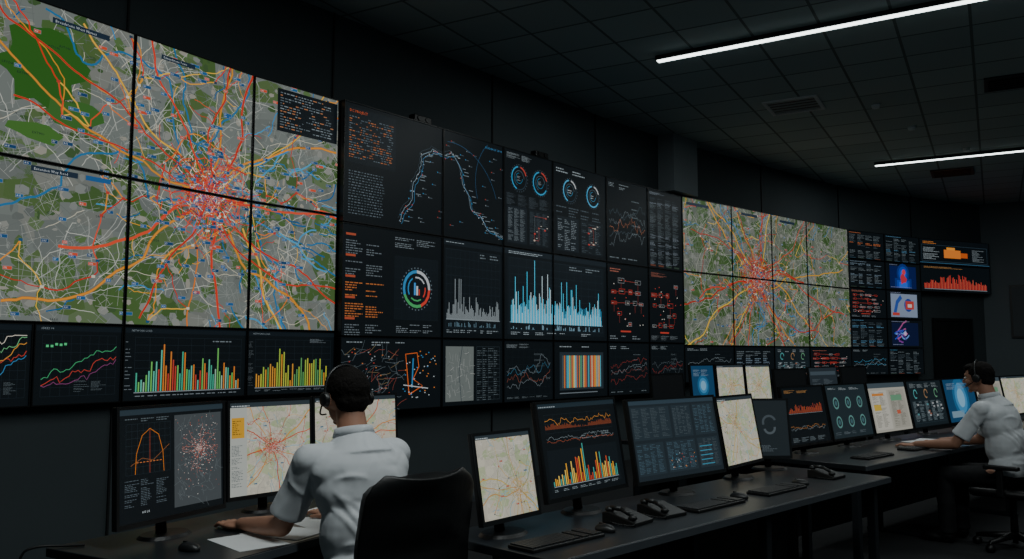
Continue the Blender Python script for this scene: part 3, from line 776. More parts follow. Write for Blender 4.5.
# section 3 second map
cols3 = ['F', 'f1', 'f2', 'f3', 'G']; W3 = [seglen(cols3[i], cols3[i+1]) for i in range(4)]
ZC = [3.93, 2.76, 1.62, 1.05]
smap = citymap(sum(W3), ZC[0]-ZC[2], W3[0]+0.75, 1.14, 41, PAL_LIGHT, 1.2, 1.15, 1.5)
smap.mrect(0.1, 2.20, 0.6, 0.045, '#1c2b3a', 10); smap.mrect(1.6, 2.20, 0.5, 0.045, '#1c2b3a', 10); smap.mrect(2.8, 2.20, 0.5, 0.045, '#1c2b3a', 10)
x0 = 0
for i in range(4):
    for zt, zb in ((ZC[0], ZC[1]), (ZC[1], ZC[2])):
        panel(cols3[i], cols3[i+1], zb, zt, None, 'video wall panel showing a pale city map with radial roads', PR, (smap, x0, zb-ZC[2], W3[i], zt-zb))
    x0 += W3[i]
panel('F', 'f1', ZC[3], ZC[2], c_lines(51, ['#6e7a80', '#8a342e'], 3), 'small dark chart panel', PR)
panel('f1', 'f2', ZC[3], ZC[2], c_table(52, '#7a90a0', 8), 'small dark panel with rows of data', PR)
panel('f2', 'f3', ZC[3], ZC[2], m_small('teal', 53), 'small dark panel with teal ring gauges', PR)
panel('f3', 'G', ZC[3], ZC[2], c_flow(54), 'small dark panel with red diagram', PR)
# section 4
ZD = [3.93, 3.36, 2.79, 2.20, 1.62, 1.08]
D4 = [(c_table(61, '#d97a4a', 9), c_table(70, '#5a8fb0', 8)), (c_table(62, '#7a90a0', 9), c_glow(9, 'portrait')), (c_flow(63), c_glow(8, 'pale')), (c_table(64, '#5a8fb0', 8), c_glow(13, 'violet')), (c_lines(65, ['#4a8fb0', '#7a868c'], 3), c_table(66, '#4a8fb0', 8))]
for i in range(5):
    panel('G', 'g1', ZD[i+1], ZD[i], D4[i][0], 'small dark panel with lines of status data', PR)
    panel('g1', 'H', ZD[i+1], ZD[i], D4[i][1], 'small panel with glowing blue imagery', PR)
panel('H', 'I', 3.38, 3.93, c_orange, 'dark panel with orange bar blocks', PR)
panel('H', 'I', 2.80, 3.38, c_redhist, 'dark panel with red histogram', PR)

# ------------------------------------------------------------------ room shell
def structure(o): o['kind'] = 'structure'
M_WALL = pmat('wall_paint', (0.26, 0.295, 0.31), 0.85, 0, 0.12, 1.5)
M_WALLR = pmat('wall_paint_side', (0.38, 0.42, 0.44), 0.85, 0, 0.1, 1.5)
M_COLUMN = pmat('column_paint', (0.52, 0.56, 0.58), 0.85, 0, 0.1, 1.5)
M_FLOOR = pmat('carpet', (0.12, 0.13, 0.14), 0.95, 0, 0.3, 60, 0.2)
order = ['P0', 'A', 'B', 'C', 'c1', 'D', 'd1', 'E', 'e1', 'F', 'f1', 'f2', 'f3', 'G', 'g1', 'H', 'I']
pts = [V2(k) for k in order]
e0 = (pts[1]-pts[0]).normalized(); pts.insert(0, pts[0]-e0*7)
wp = []
for i, p in enumerate(pts):
    a = pts[max(0, i-1)]; b = pts[min(len(pts)-1, i+1)]; e = (b-a).normalized(); wp.append(p-Vector((e.y, -e.x))*0.11)
bm = bmesh.new()
lo = [bm.verts.new((p.x, p.y, 0)) for p in wp]; hi = [bm.verts.new((p.x, p.y, CEIL)) for p in wp]
for i in range(len(wp)-1): bm.faces.new((lo[i], lo[i+1], hi[i+1], hi[i]))
o = obj_from_bm(bm, 'wall_left', M_WALL); structure(o)
k = 0
for i in range(2, len(wp)-1, 2):
    p = wp[i]; e = (wp[i+1]-wp[i-1]).normalized(); n = Vector((e.y, -e.x)); k += 1
    t = boxes('trim_%d' % k, [(-0.008, -0.012, 0, 0.008, 0.002, CEIL)], M_PANEL, None, 0, (p.x+n.x*0.004, p.y+n.y*0.004, 0), (0, 0, math.atan2(e.y, e.x)))
    structure(t)
ax = Vector((0.87, -0.493)).normalized()
wI = wp[-1]
bm = bmesh.new(); q = wI+ax*14
vs = [bm.verts.new(c) for c in ((wI.x, wI.y, 0), (q.x, q.y, 0), (q.x, q.y, CEIL), (wI.x, wI.y, CEIL))]
bm.faces.new(vs); o = obj_from_bm(bm, 'wall_right', M_WALLR); structure(o)
bm = bmesh.new(); vs = [bm.verts.new(c) for c in ((-9, -5, 0), (24, -5, 0), (24, 24, 0), (-9, 24, 0))]; bm.faces.new(vs)
o = obj_from_bm(bm, 'floor', M_FLOOR); structure(o)
mc = bpy.data.materials.new('ceiling_tiles'); mc.use_nodes = True; nt = mc.node_tree; b = nt.nodes['Principled BSDF']
b.inputs['Roughness'].default_value = 0.9
tc = nt.nodes.new('ShaderNodeTexCoord'); sp = nt.nodes.new('ShaderNodeSeparateXYZ'); nt.links.new(tc.outputs['Object'], sp.inputs[0])
def mth(op, a, bb):
    n = nt.nodes.new('ShaderNodeMath'); n.operation = op
    for i, v in enumerate((a, bb)):
        if v is None: continue
        if isinstance(v, (int, float)): n.inputs[i].default_value = v
        else: nt.links.new(v, n.inputs[i])
    return n.outputs[0]
TS = 0.67
gx = mth('DIVIDE', sp.outputs[0], TS); gy = mth('DIVIDE', sp.outputs[1], TS)
fx = mth('LESS_THAN', mth('FRACT', gx, None), 0.045); fy = mth('LESS_THAN', mth('FRACT', gy, None), 0.045)
ln = mth('MAXIMUM', fx, fy)
cb = nt.nodes.new('ShaderNodeCombineXYZ'); nt.links.new(mth('FLOOR', gx, None), cb.inputs[0]); nt.links.new(mth('FLOOR', gy, None), cb.inputs[1])
wn = nt.nodes.new('ShaderNodeTexWhiteNoise'); nt.links.new(cb.outputs[0], wn.inputs['Vector'])
cr = nt.nodes.new('ShaderNodeMix'); cr.data_type = 'RGBA'; cr.inputs[6].default_value = (*lin((0.64, 0.73, 0.75)), 1); cr.inputs[7].default_value = (*lin((0.71, 0.80, 0.81)), 1)
nt.links.new(wn.outputs['Value'], cr.inputs[0])
m2 = nt.nodes.new('ShaderNodeMix'); m2.data_type = 'RGBA'; m2.inputs[7].default_value = (*lin((0.44, 0.50, 0.51)), 1)
nt.links.new(ln, m2.inputs[0]); nt.links.new(cr.outputs[2], m2.inputs[6]); nt.links.new(m2.outputs[2], b.inputs['Base Color'])
bm = bmesh.new(); vs = [bm.verts.new(c) for c in ((-22, -22, 0), (22, -22, 0), (22, 22, 0), (-22, 22, 0))]; bm.faces.new(vs)
rzA = math.atan2(ax.y, ax.x)
o = obj_from_bm(bm, 'ceiling', mc, None, False, 0, (5, 9, CEIL), (0, 0, rzA)); structure(o)
e = (V2('F')-V2('E')).normalized(); n = Vector((e.y, -e.x)); p = V2('F')+e*(-0.05)
o = boxes('trim_30', [(-0.35, -0.18, 3.95, 0.35, 0.1, CEIL)], M_COLUMN, None, 0, (p.x, p.y, 0), (0, 0, math.atan2(e.y, e.x))); structure(o)
def door(px, py, rz, w, h, name):
    fr = boxes(name, [(-w/2-0.06, -0.03, 0, -w/2, 0.02, h+0.06), (w/2, -0.03, 0, w/2+0.06, 0.02, h+0.06), (-w/2, -0.03, h, w/2, 0.02, h+0.06),
                      (-w/2, -0.01, 0.01, w/2, 0.02, h), (w/2-0.12, -0.07, 1.0, w/2-0.08, -0.01, 1.2)], M_PANEL, None, 0, (px, py, 0), (0, 0, rz)); structure(fr)
eI = (V2('I')-V2('H')).normalized(); nI = Vector((eI.y, -eI.x)); pI = V2('H').lerp(V2('I'), 0.5)-nI*0.07
door(pI.x, pI.y, math.atan2(eI.y, eI.x), 1.1, 2.2, 'door_1')
nx_ = Vector((ax.y, -ax.x))
p = wI+ax*1.0+nx_*0.02
nb = thing('notice_board', 'flat grey notice board fixed on the side wall', 'notice board', (p.x, p.y, 1.85), rzA)
boxes('frame', [(-0.5, -0.03, 0, 0.5, 0, 1.15)], M_BLACK, nb); boxes('board_face', [(-0.46, -0.035, 0.04, 0.46, -0.03, 1.11)], pmat('board_grey', (0.27, 0.30, 0.32), 0.7), nb)

# ------------------------------------------------------------------ luminaires
M_DIFF = pmat('light_diffuser', (0.9, 0.9, 0.9), 0.5, 0, 0, emis=(0.95, 0.99, 0.98), es=5.0)
def strip(p1, p2, power, label='long slim white linear ceiling light'):
    p1 = Vector(p1); p2 = Vector(p2); m = (p1+p2)/2; L = (p2-p1).length; rz = math.atan2((p2-p1).y, (p2-p1).x)
    t = thing('linear_ceiling_light', label, 'ceiling light', (m.x, m.y, CEIL), rz, 'linear ceiling lights')
    boxes('light_housing', [(-L/2, -0.05, -0.05, L/2, 0.05, 0)], M_STEEL, t)
    boxes('diffuser', [(-L/2+0.01, -0.035, -0.06, L/2-0.01, 0.035, -0.05)], M_DIFF, t)
    ld = bpy.data.lights.new('strip', 'AREA'); ld.shape = 'RECTANGLE'; ld.size = L; ld.size_y = 0.08; ld.energy = power; ld.color = (0.92, 0.99, 0.98)
    lo_ = bpy.data.objects.new('lamp', ld); col.objects.link(lo_); lo_.parent = t; lo_.location = (0, 0, -0.065)
strip((1.64, 9.35), (6.1, 6.58), 62)
strip((6.36, 14.67), (10.6, 12.25), 55)
strip((-1.3, 3.0), (3.1, 0.5), 120)  # unseen strip added overhead as key light for shirts and desks
strip((3.6, 4.3), (7.9, 1.9), 42)  # another strip added out of view to light people and desks from above

def vent(x, y, s=0.62, mt=None, lm=None):
    t = thing('ceiling_vent', 'dark slatted square air vent in the tiled ceiling', 'air vent', (x, y, CEIL), rzA, 'ceiling vents')
    boxes('vent_frame', [(-s/2, -s/2, -0.02, s/2, -s/2+0.045, 0), (-s/2, s/2-0.045, -0.02, s/2, s/2, 0), (-s/2, -s/2+0.045, -0.02, -s/2+0.045, s/2-0.045, 0), (s/2-0.045, -s/2+0.045, -0.02, s/2, s/2-0.045, 0)], mt or M_GREY, t)
    nl = 5; pitch_ = (s-0.09)/nl
    boxes('louvre', [(-s/2+0.045, -s/2+0.045+(i+0.3)*pitch_, -0.012, s/2-0.045, -s/2+0.045+(i+0.7)*pitch_, -0.002) for i in range(nl)], lm or M_LOUV, t)
    boxes('duct_opening', [(-s/2+0.045, -s/2+0.045, -0.0018, s/2-0.045, s/2-0.045, -0.0005)], M_BEZEL, t)
vent(3.8, 11.2, 0.70); vent(8.1, 15.4, 0.7, M_STEEL, M_DARKPL); vent(6.15, 10.2, 0.6, M_STEEL, M_DARKPL)
for (x, y) in ((4.9, 11.2), (7.4, 13.6), (5.9, 12.3)):
    bm = bmesh.new(); bm_cone(bm, (0, 0, -0.045), 0.045, (0, 0, 0), 0.06)
    o = obj_from_bm(bm, 'smoke_detector', M_GREY, None, True, 0, (x, y, CEIL)); setp(o, 'small round smoke detector on the tiled ceiling', 'smoke detector')
for nm, tt in (('C', 0.45), ('D', 0.35)):
    a = V2(nm); b_ = V2('D' if nm == 'C' else 'E'); e = (b_-a).normalized(); n = Vector((e.y, -e.x)); p = a.lerp(b_, tt)+n*0.03
    t = thing('speaker', 'small black speaker standing on top of the video wall', 'speaker', (p.x, p.y, 3.928), math.atan2(e.y, e.x), 'video wall speakers')
    boxes('cabinet', [(-0.13, -0.03, 0, 0.13, 0.06, 0.075)], M_BLACK, t, 0.01)
    for sx in (-0.06, 0.06):
        bm = bmesh.new(); bm_cone(bm, (sx, -0.03, 0.038), 0.028, (sx, -0.038, 0.038), 0.024)
        obj_from_bm(bm, 'speaker_cone', M_BLACK, t)

# ------------------------------------------------------------------ desks
DZ = 0.73
class Desk:
    def __init__(s, O, ang, L, D, label, inset=0.05):
        s.O = Vector(O); s.e = Vector((math.sin(math.radians(ang)), math.cos(math.radians(ang)))); s.n = Vector((s.e.y, -s.e.x))
        s.rz = math.atan2(s.e.y, s.e.x)
        t = thing('control_desk', label, 'desk', (s.O.x, s.O.y, 0), s.rz); s.t = t
        boxes('desktop', [(0, -D, DZ-0.035, L, 0, DZ)], M_DESK, t, 0.004)
        boxes('edge_strip', [(0, -D-0.006, DZ-0.034, L, -D+0.001, DZ-0.003)], M_EDGEHIGHLIGHT, t)
        boxes('modesty_panel', [(inset+0.02, -0.10, 0.12, L-0.06, -0.08, DZ-0.036)], M_PANEL, t)
        boxes('cable_tray', [(inset+0.05, -0.3, DZ-0.12, L-0.1, -0.14, DZ-0.1), (inset+0.05, -0.3, DZ-0.12, L-0.1, -0.295, DZ-0.06)], M_STEEL, t)
        n = max(2, int(round(L/1.6))+1)
        for i in range(n):
            x = inset+(L-inset-0.05)*i/(n-1)
            boxes('leg', [(x-0.025, -D+0.07, 0.03, x+0.025, -D+0.12, DZ-0.036), (x-0.025, -0.18, 0.03, x+0.025, -0.13, DZ-0.036),
                          (x-0.03, -D+0.03, 0, x+0.03, -0.06, 0.03), (x-0.02, -D+0.07, DZ-0.09, x+0.02, -0.13, DZ-0.036)], M_STEEL, t, 0.004)
    def pt(s, a, b): v = s.O+s.e*a+s.n*b; return v

deskL = Desk((-1.80, 3.36), 29.2, 2.35, 0.78, 'long dark grey control desk holding three monitors and papers')
deskR = Desk((-0.32, 3.62), 45, 3.05, 0.68, 'long dark control desk holding five monitors, phones and keyboards', 0.35)
deskF = Desk((1.84, 6.36), 47, 6.2, 0.78, 'dark control desk in the far row beneath angled monitors')
deskB = Desk((0.95, 7.55), 45, 5.0, 0.7, 'dark desk standing behind the other control desks')

def monitor(bl, br, zb, h, tilt, fn, label, desk_z=DZ, gain=1.0):
    bl = Vector(bl); br = Vector(br); e = (br-bl).normalized(); w = (br-bl).length-0.008; m = (bl+br)/2
    rz = math.atan2(e.y, e.x)
    t = thing('monitor', label, 'computer monitor', (m.x, m.y, desk_z), rz, None)
    a = -math.radians(tilt); zo = zb-desk_z; bz = 0.013
    boxes('monitor_housing', [(-w/2, 0.0, 0, w/2, 0.022, h), (-w*0.3, 0.02, h*0.2, w*0.3, 0.045, h*0.8)], M_BLACK, t, 0.004, (0, 0, zo), (a, 0, 0))
    boxes('bezel', [(-w/2, -0.007, 0, w/2, 0.0, bz*1.5), (-w/2, -0.007, h-bz, w/2, 0.0, h), (-w/2, -0.007, bz*1.5, -w/2+bz, 0.0, h-bz), (w/2-bz, -0.007, bz*1.5, w/2, 0.0, h-bz)],
          M_MONBZ, t, 0, (0, 0, zo), (a, 0, 0))
    cv = Canvas(w-2*bz, h-2.5*bz); fn(cv)
    me = cv.mesh('screen_display', gain=gain); me.materials.append(M_MONDISP)
    for v in me.vertices: v.co.y *= 0.25
    o = bpy.data.objects.new('screen_display', me); col.objects.link(o); o.parent = t
    R = Matrix.Rotation(a, 4, 'X'); off = R @ Vector((0, -0.0025, bz*1.5)); o.location = (0, off.y, zo+off.z); o.rotation_euler = (a, 0, 0)
    bm = bmesh.new(); bm_cone(bm, (0, 0.07, 0.012), 0.022, (0, 0.085+math.sin(-a)*h*0.3, zo+h*0.45), 0.018)
    obj_from_bm(bm, 'stand_neck', M_BLACK, t, True)
    bm = bmesh.new(); bmesh.ops.create_cone(bm, cap_ends=True, segments=32, radius1=0.12, radius2=0.105, depth=0.012, matrix=Matrix.Translation((0, 0.05, 0.006)) @ Matrix.Diagonal((1, 0.75, 1, 1)))
    obj_from_bm(bm, 'stand_base', M_BLACK, t, False)
    return t

monitor((-1.51, 3.30), (-1.265, 3.83), 0.80, 0.47, 3, m_dash1, 'black monitor with orange arc chart and grey incident map')
monitor((-1.307, 3.96), (-0.997, 4.33), 0.80, 0.46, 3, m_map(61, True), 'black monitor with pale city map and yellow sidebar', gain=0.95)
monitor((-1.02, 4.42), (-0.64, 4.87), 0.80, 0.46, 3, m_map(62), 'black monitor with pale road map beside the seated person', gain=0.95)
monitor((-0.12, 3.435), (0.125, 3.733), 0.79, 0.37, 10, m_map(63, False, PAL_SOFT, 0.2, 0.7, 0.3), 'small black monitor with cream coloured road map', gain=0.95)
monitor((0.155, 3.84), (0.584, 4.36), 0.81, 0.455, 10, m_bars, 'large black monitor with yellow and orange bar chart')
monitor((0.63, 4.36), (1.216, 4.905), 0.81, 0.44, 10, m_dash2, 'wide black monitor with blue-grey data dashboard')
monitor((1.242, 4.99), (1.58, 5.42), 0.81, 0.425, 10, m_map(64, False, PAL_SOFT, 0.3, 0.4, 0.6), 'black monitor with pale green map', gain=0.95)
monitor((1.55, 5.60), (1.83, 5.62), 0.80, 0.39, 8, m_small('grey', 3), 'narrow dark monitor with a grey emblem shape')
e2 = Vector((0.731, 0.682)); o2 = Vector((2.03, 6.31))
kinds = [('bars', 'orange chart'), ('rings', 'teal round gauges'), ('beige', 'beige report page'), ('teal', 'dense dark dashboard'), ('blue', 'blue page'), ('beige', 'pale report page'), ('map', 'pale map')]
cuts = [0, 0.68, 1.43, 2.24, 3.10, 3.96, 4.8, 5.7]
for i, (kd, ds) in enumerate(kinds):
    a_ = o2+e2*(cuts[i]+0.01); b_ = o2+e2*(cuts[i+1]-0.01)
    monitor(a_, b_, 0.79, 0.455, 10, m_map(91, False, PAL_SOFT, 0.3) if kd == 'map' else m_small(kd, 70+i), 'black monitor with %s on the far desk row' % ds)
eb = Vector((0.707, 0.707)); ob = Vector((1.69, 8.0))
for a_, b_, zt, kd, ds in ((-0.62, -0.1, 1.31, 'off', 'switched off'), (0.0, 0.42, 1.385, 'blue', 'showing a blue page'), (0.45, 0.98, 1.385, 'map', 'showing a pale map'), (1.0, 1.52, 1.385, 'map', 'showing a pale map'),
                           (1.6, 2.35, 1.33, 'off', 'switched off'), (2.4, 3.15, 1.34, 'login', 'showing a dim grey page'), (3.25, 4.0, 1.34, 'off', 'switched off')):
    fn = m_map(80+int(a_*10), False, PAL_SOFT, 0.3) if kd == 'map' else m_small(kd, 5)
    monitor(ob+eb*a_, ob+eb*b_, zt-0.45, 0.45, 5, fn, 'black monitor %s on the rear desk' % ds, gain=0.95)

# ------------------------------------------------------------------ desk items
def keyboard(desk, s_, t_, rot=0.0, label='slim black keyboard lying on the control desk'):
    p = desk.pt(s_, t_)
    t = thing('keyboard', label, 'keyboard', (p.x, p.y, DZ), desk.rz+rot, 'keyboards')
    boxes('keyboard_body', [(-0.215, -0.068, 0, 0.215, 0.068, 0.014)], M_BLACK, t, 0.004)
    L = []
    for r_ in range(6):
        for c_ in range(21):
            if c_ in (14, 17): continue
            L.append((-0.207+c_*0.0198, 0.060-0.0200*(r_+1)+0.002, 0.014, -0.207+c_*0.0198+0.0165, 0.060-0.0200*r_, 0.020))
    k_ = boxes('key_set', L, M_KEY, t); k_['kind'] = 'stuff'
def mouse(desk, s_, t_):
    p = desk.pt(s_, t_); t = thing('mouse', 'black computer mouse on the desk', 'computer mouse', (p.x, p.y, DZ), desk.rz, 'computer mice')
    bm = bmesh.new(); bm_ell(bm, (0, 0, 0.008), (0.029, 0.052, 0.024))
    for v in bm.verts: v.co.z = max(v.co.z, 0)
    obj_from_bm(bm, 'mouse_shell', M_DARKPL, t, True)
    boxes('scroll_wheel', [(-0.004, 0.015, 0.026, 0.004, 0.033, 0.034)], M_BLACK, t, 0.002)
def phone(desk, s_, t_, rot=0.0):
    p = desk.pt(s_, t_); t = thing('desk_phone', 'black desk telephone with handset resting on its cradle', 'telephone', (p.x, p.y, DZ), desk.rz+rot, 'desk phones')
    t.scale = (0.86, 0.86, 0.86)
    bm = bmesh.new()
    pts_ = [(-0.10, 0), (0.10, 0), (0.10, 0.055), (0.06, 0.060), (-0.10, 0.02)]
    lo_ = [bm.verts.new((-0.09, y, z)) for y, z in pts_]; hi_ = [bm.verts.new((0.09, y, z)) for y, z in pts_]
    bm.faces.new(lo_); bm.faces.new(hi_[::-1])
    for i in range(5): bm.faces.new((lo_[i], hi_[i], hi_[(i+1) % 5], lo_[(i+1) % 5]))
    obj_from_bm(bm, 'phone_body', M_BLACK, t, False, 0.005)
    sl = math.atan2(0.040, 0.16)
    boxes('keypad', [(-0.022+0.022*i, -0.080+0.019*j, 0.001, -0.006+0.022*i, -0.067+0.019*j, 0.006) for i in range(5) for j in range(5)], pmat('phone_keys', (0.30, 0.32, 0.33), 0.5), t, 0, (0, 0, 0.034), (sl, 0, 0))
    boxes('phone_display', [(-0.01, 0.032, 0.0, 0.078, 0.075, 0.004)], pmat('lcd', (0.26, 0.33, 0.35), 0.3), t, 0, (0, 0, 0.037), (sl, 0, 0))
    bm = bmesh.new(); bm_cap(bm, (-0.06, -0.055, 0.054), 0.011, (-0.06, 0.0, 0.076), 0.0115); bm_cap(bm, (-0.06, 0.0, 0.076), 0.0115, (-0.06, 0.06, 0.078), 0.011)
    bm_ell(bm, (-0.06, -0.068, 0.040), (0.021, 0.024, 0.016)); bm_ell(bm, (-0.06, 0.072, 0.068), (0.021, 0.024, 0.016))
    obj_from_bm(bm, 'handset', M_DARKPL, t, True)
    cp = [(-0.065, -0.08, 0.03)]
    for q in range(22): cp.append((-0.10-0.02*math.sin(q*0.14)+0.006*math.cos(q*1.9), -0.10+0.006*q, 0.009+0.005*math.sin(q*1.9)))
    cp.append((-0.09, 0.05, 0.012))
    tube('cord', cp, 0.0028, M_BLACK, t)
keyboard(deskR, 0.24, 0.47); mouse(deskR, 0.54, 0.47)
phone(deskR, 0.76, 0.42, 0.1); phone(deskR, 1.02, 0.42, -0.05); keyboard(deskR, 1.38, 0.46, 0.0); mouse(deskR, 1.68, 0.44)
keyboard(deskR, 2.05, 0.46); mouse(deskR, 2.36, 0.44); phone(deskR, 2.74, 0.42)
mouse(deskL, 0.24, 0.52); keyboard(deskF, 0.55, 0.58); keyboard(deskF, 1.35, 0.58); keyboard(deskF, 3.6, 0.60)
def paper(desk, s_, t_, rot, z=0.0):
    p = desk.pt(s_, t_); t = boxes('paper_sheet', [(-0.105, -0.148, 0, 0.105, 0.148, 0.0012)], M_PAPER, None, 0, (p.x, p.y, DZ+z), (0, 0, rot))
    setp(t, 'white sheet of paper lying on the desk', 'paper', 'paper sheets on desks')
paper(deskL, 0.46, 0.60, 0.75); paper(deskL, 0.66, 0.60, 1.15, 0.0015); paper(deskL, 0.90, 0.58, 0.7, 0.0); paper(deskL, 1.2, 0.46, 1.2, 0.0)
paper(deskF, 1.90, 0.42, 0.5); paper(deskF, 2.15, 0.42, 0.9, 0.0015); paper(deskF, 1.78, 0.60, 1.1, 0.003); paper(deskF, 2.35, 0.62, 0.8)
tube('power_cable', [(-1.88, 3.30, 0.0), (-1.88, 3.28, 0.4), (-1.87, 3.29, 0.72), (-1.82, 3.32, 0.745), (-1.74, 3.36, 0.737), (-1.66, 3.38, 0.736)], 0.005, M_BLACK)
bpy.data.objects['power_cable']['label'] = 'thin black cable hanging over the end of the desk'; bpy.data.objects['power_cable']['category'] = 'cable'

# ------------------------------------------------------------------ chairs
def chair(x, y, rz, label, top=1.03, back_off=-0.27, bw=0.23, arms=True, side=0.0):
    t = thing('office_chair', label, 'chair', (x, y, 0), rz)
    bm = bmesh.new(); bm_box(bm, -0.22, -0.23, 0.40, 0.24, 0.23, 0.47)
    obj_from_bm(bm, 'seat', M_CHAIR, t, True, 0.03)
    bm = bmesh.new(); N = 16; Mz = 18; z0 = 0.50
    grid_ = []
    for i in range(Mz+1):
        row = []; v = i/Mz; z = z0+(top-z0)*v
        e_ = abs(2*v-1); rc = (1-max(0, (e_-0.72)/0.28)**2.4*0.30)
        wv = bw*rc*(0.96+0.04*math.sin(math.pi*v))
        for j in range(N+1):
            u = -1+2*j/N
            row.append(bm.verts.new((back_off+0.05*u*u-0.06*v+0.025*math.sin(v*3.1)-0.008*math.cos(v*19)*(1-u*u), side+wv*u, z)))
        grid_.append(row)
    for i in range(Mz):
        for j in range(N): bm.faces.new((grid_[i][j], grid_[i][j+1], grid_[i+1][j+1], grid_[i+1][j]))
    o_ = obj_from_bm(bm, 'backrest', M_CHAIR, t, True)
    s_ = o_.modifiers.new('s', 'SOLIDIFY'); s_.thickness = 0.06; s_.offset = 0
    b_ = o_.modifiers.new('b', 'BEVEL'); b_.width = 0.022; b_.segments = 4; b_.limit_method = 'ANGLE'
    boxes('back_support', [(back_off-0.04, -0.03, 0.38, back_off-0.02, 0.03, 0.62), (back_off-0.04, -0.03, 0.37, -0.1, 0.03, 0.395)], M_DARKPL, t, 0.004)
    if arms:
        for sy in (-1, 1):
            boxes('armrest', [(-0.14, sy*0.27-0.03, 0.62, 0.10, sy*0.27+0.03, 0.65), (-0.03, sy*0.27-0.015, 0.42, 0.02, sy*0.27+0.015, 0.62), (-0.03, min(sy*0.27, sy*0.2), 0.405, 0.02, max(sy*0.27, sy*0.2), 0.425)], M_BLACK, t, 0.008)
    bm = bmesh.new(); bm_cone(bm, (0, 0, 0.1), 0.028, (0, 0, 0.40), 0.022); obj_from_bm(bm, 'gas_column', M_BLACK, t, True)
    bm = bmesh.new()
    for k_ in range(5):
        a = k_*2*math.pi/5; bm_cone(bm, (0, 0, 0.11), 0.03, (0.27*math.cos(a), 0.27*math.sin(a), 0.075), 0.016, 10)
    obj_from_bm(bm, 'star_base', M_BLACK, t, True)
    for k_ in range(5):
        a = k_*2*math.pi/5; cx, cy = 0.27*math.cos(a), 0.27*math.sin(a)
        bm = bmesh.new(); dx, dy = -math.sin(a)*0.02, math.cos(a)*0.02; bm_cone(bm, (cx-dx, cy-dy, 0.03), 0.03, (cx+dx, cy+dy, 0.03), 0.03, 14); bm_cone(bm, (cx, cy, 0.04), 0.01, (cx, cy, 0.08), 0.01, 8)
        obj_from_bm(bm, 'caster', M_BLACK, t, True)
    return t

# ------------------------------------------------------------------ people
def voxel(bm, name, vs, mat, parent, smooth=6, noise=0.0, nscale=0.08, noise2=0.0, nscale2=0.03):
    me = bpy.data.meshes.new(name); bmesh.ops.recalc_face_normals(bm, faces=bm.faces); bm.to_mesh(me); bm.free()
    tmp = bpy.data.objects.new(name, me); col.objects.link(tmp)
    r_ = tmp.modifiers.new('r', 'REMESH'); r_.mode = 'VOXEL'; r_.voxel_size = vs; r_.use_smooth_shade = True
    s_ = tmp.modifiers.new('s', 'SMOOTH'); s_.factor = 0.5; s_.iterations = smooth
    for nz, ns in ((noise, nscale), (noise2, nscale2)):
        if nz:
            tx = bpy.data.textures.new(name+'_cloud', 'CLOUDS'); tx.noise_scale = ns; tx.noise_depth = 1
            d_ = tmp.modifiers.new('d', 'DISPLACE'); d_.texture = tx; d_.strength = nz; d_.mid_level = 0.5
    dg = bpy.context.evaluated_depsgraph_get()
    nm = bpy.data.meshes.new_from_object(tmp.evaluated_get(dg))
    bpy.data.objects.remove(tmp)
    nm.materials.clear(); nm.materials.append(mat)
    for p_ in nm.polygons: p_.use_smooth = True
    o_ = bpy.data.objects.new(name, nm); col.objects.link(o_); o_.parent = parent
    return o_

def hand(bm, w, d, side, z):
    w = Vector(w); d = Vector((d[0], d[1], 0)).normalized(); s = Vector((-d.y, d.x, 0))*side
    rot = Matrix(((d.x, -d.y, 0, 0), (d.y, d.x, 0, 0), (0, 0, 1, 0), (0, 0, 0, 1)))
    pc = w+d*0.052; pc.z = z+0.020
    bm_ell(bm, pc, (0.055, 0.042, 0.017), rot)
    bm_cap(bm, w, 0.024, pc, 0.017)
    for k_, (off, ln_) in enumerate(((0.030, 0.068), (0.010, 0.076), (-0.011, 0.070), (-0.030, 0.054))):
        a = w+d*0.085+s*off; a.z = z+0.020
        b_ = a+d*ln_*0.45+s*off*0.15; b_.z = z+0.026
        c_ = b_+d*ln_*0.32; c_.z = z+0.016
        e_ = c_+d*ln_*0.22; e_.z = z+0.009
        bm_cap(bm, a, 0.0100, b_, 0.0090); bm_cap(bm, b_, 0.0090, c_, 0.0082); bm_cap(bm, c_, 0.0082, e_, 0.0072)
    a = w+d*0.03+s*0.028; a.z = z+0.018; b_ = a+d*0.03+s*0.025; b_.z = z+0.016; c_ = b_+d*0.032+s*0.006; c_.z = z+0.010
    bm_cap(bm, a, 0.014, b_, 0.0105); bm_cap(bm, b_, 0.0105, c_, 0.0085)

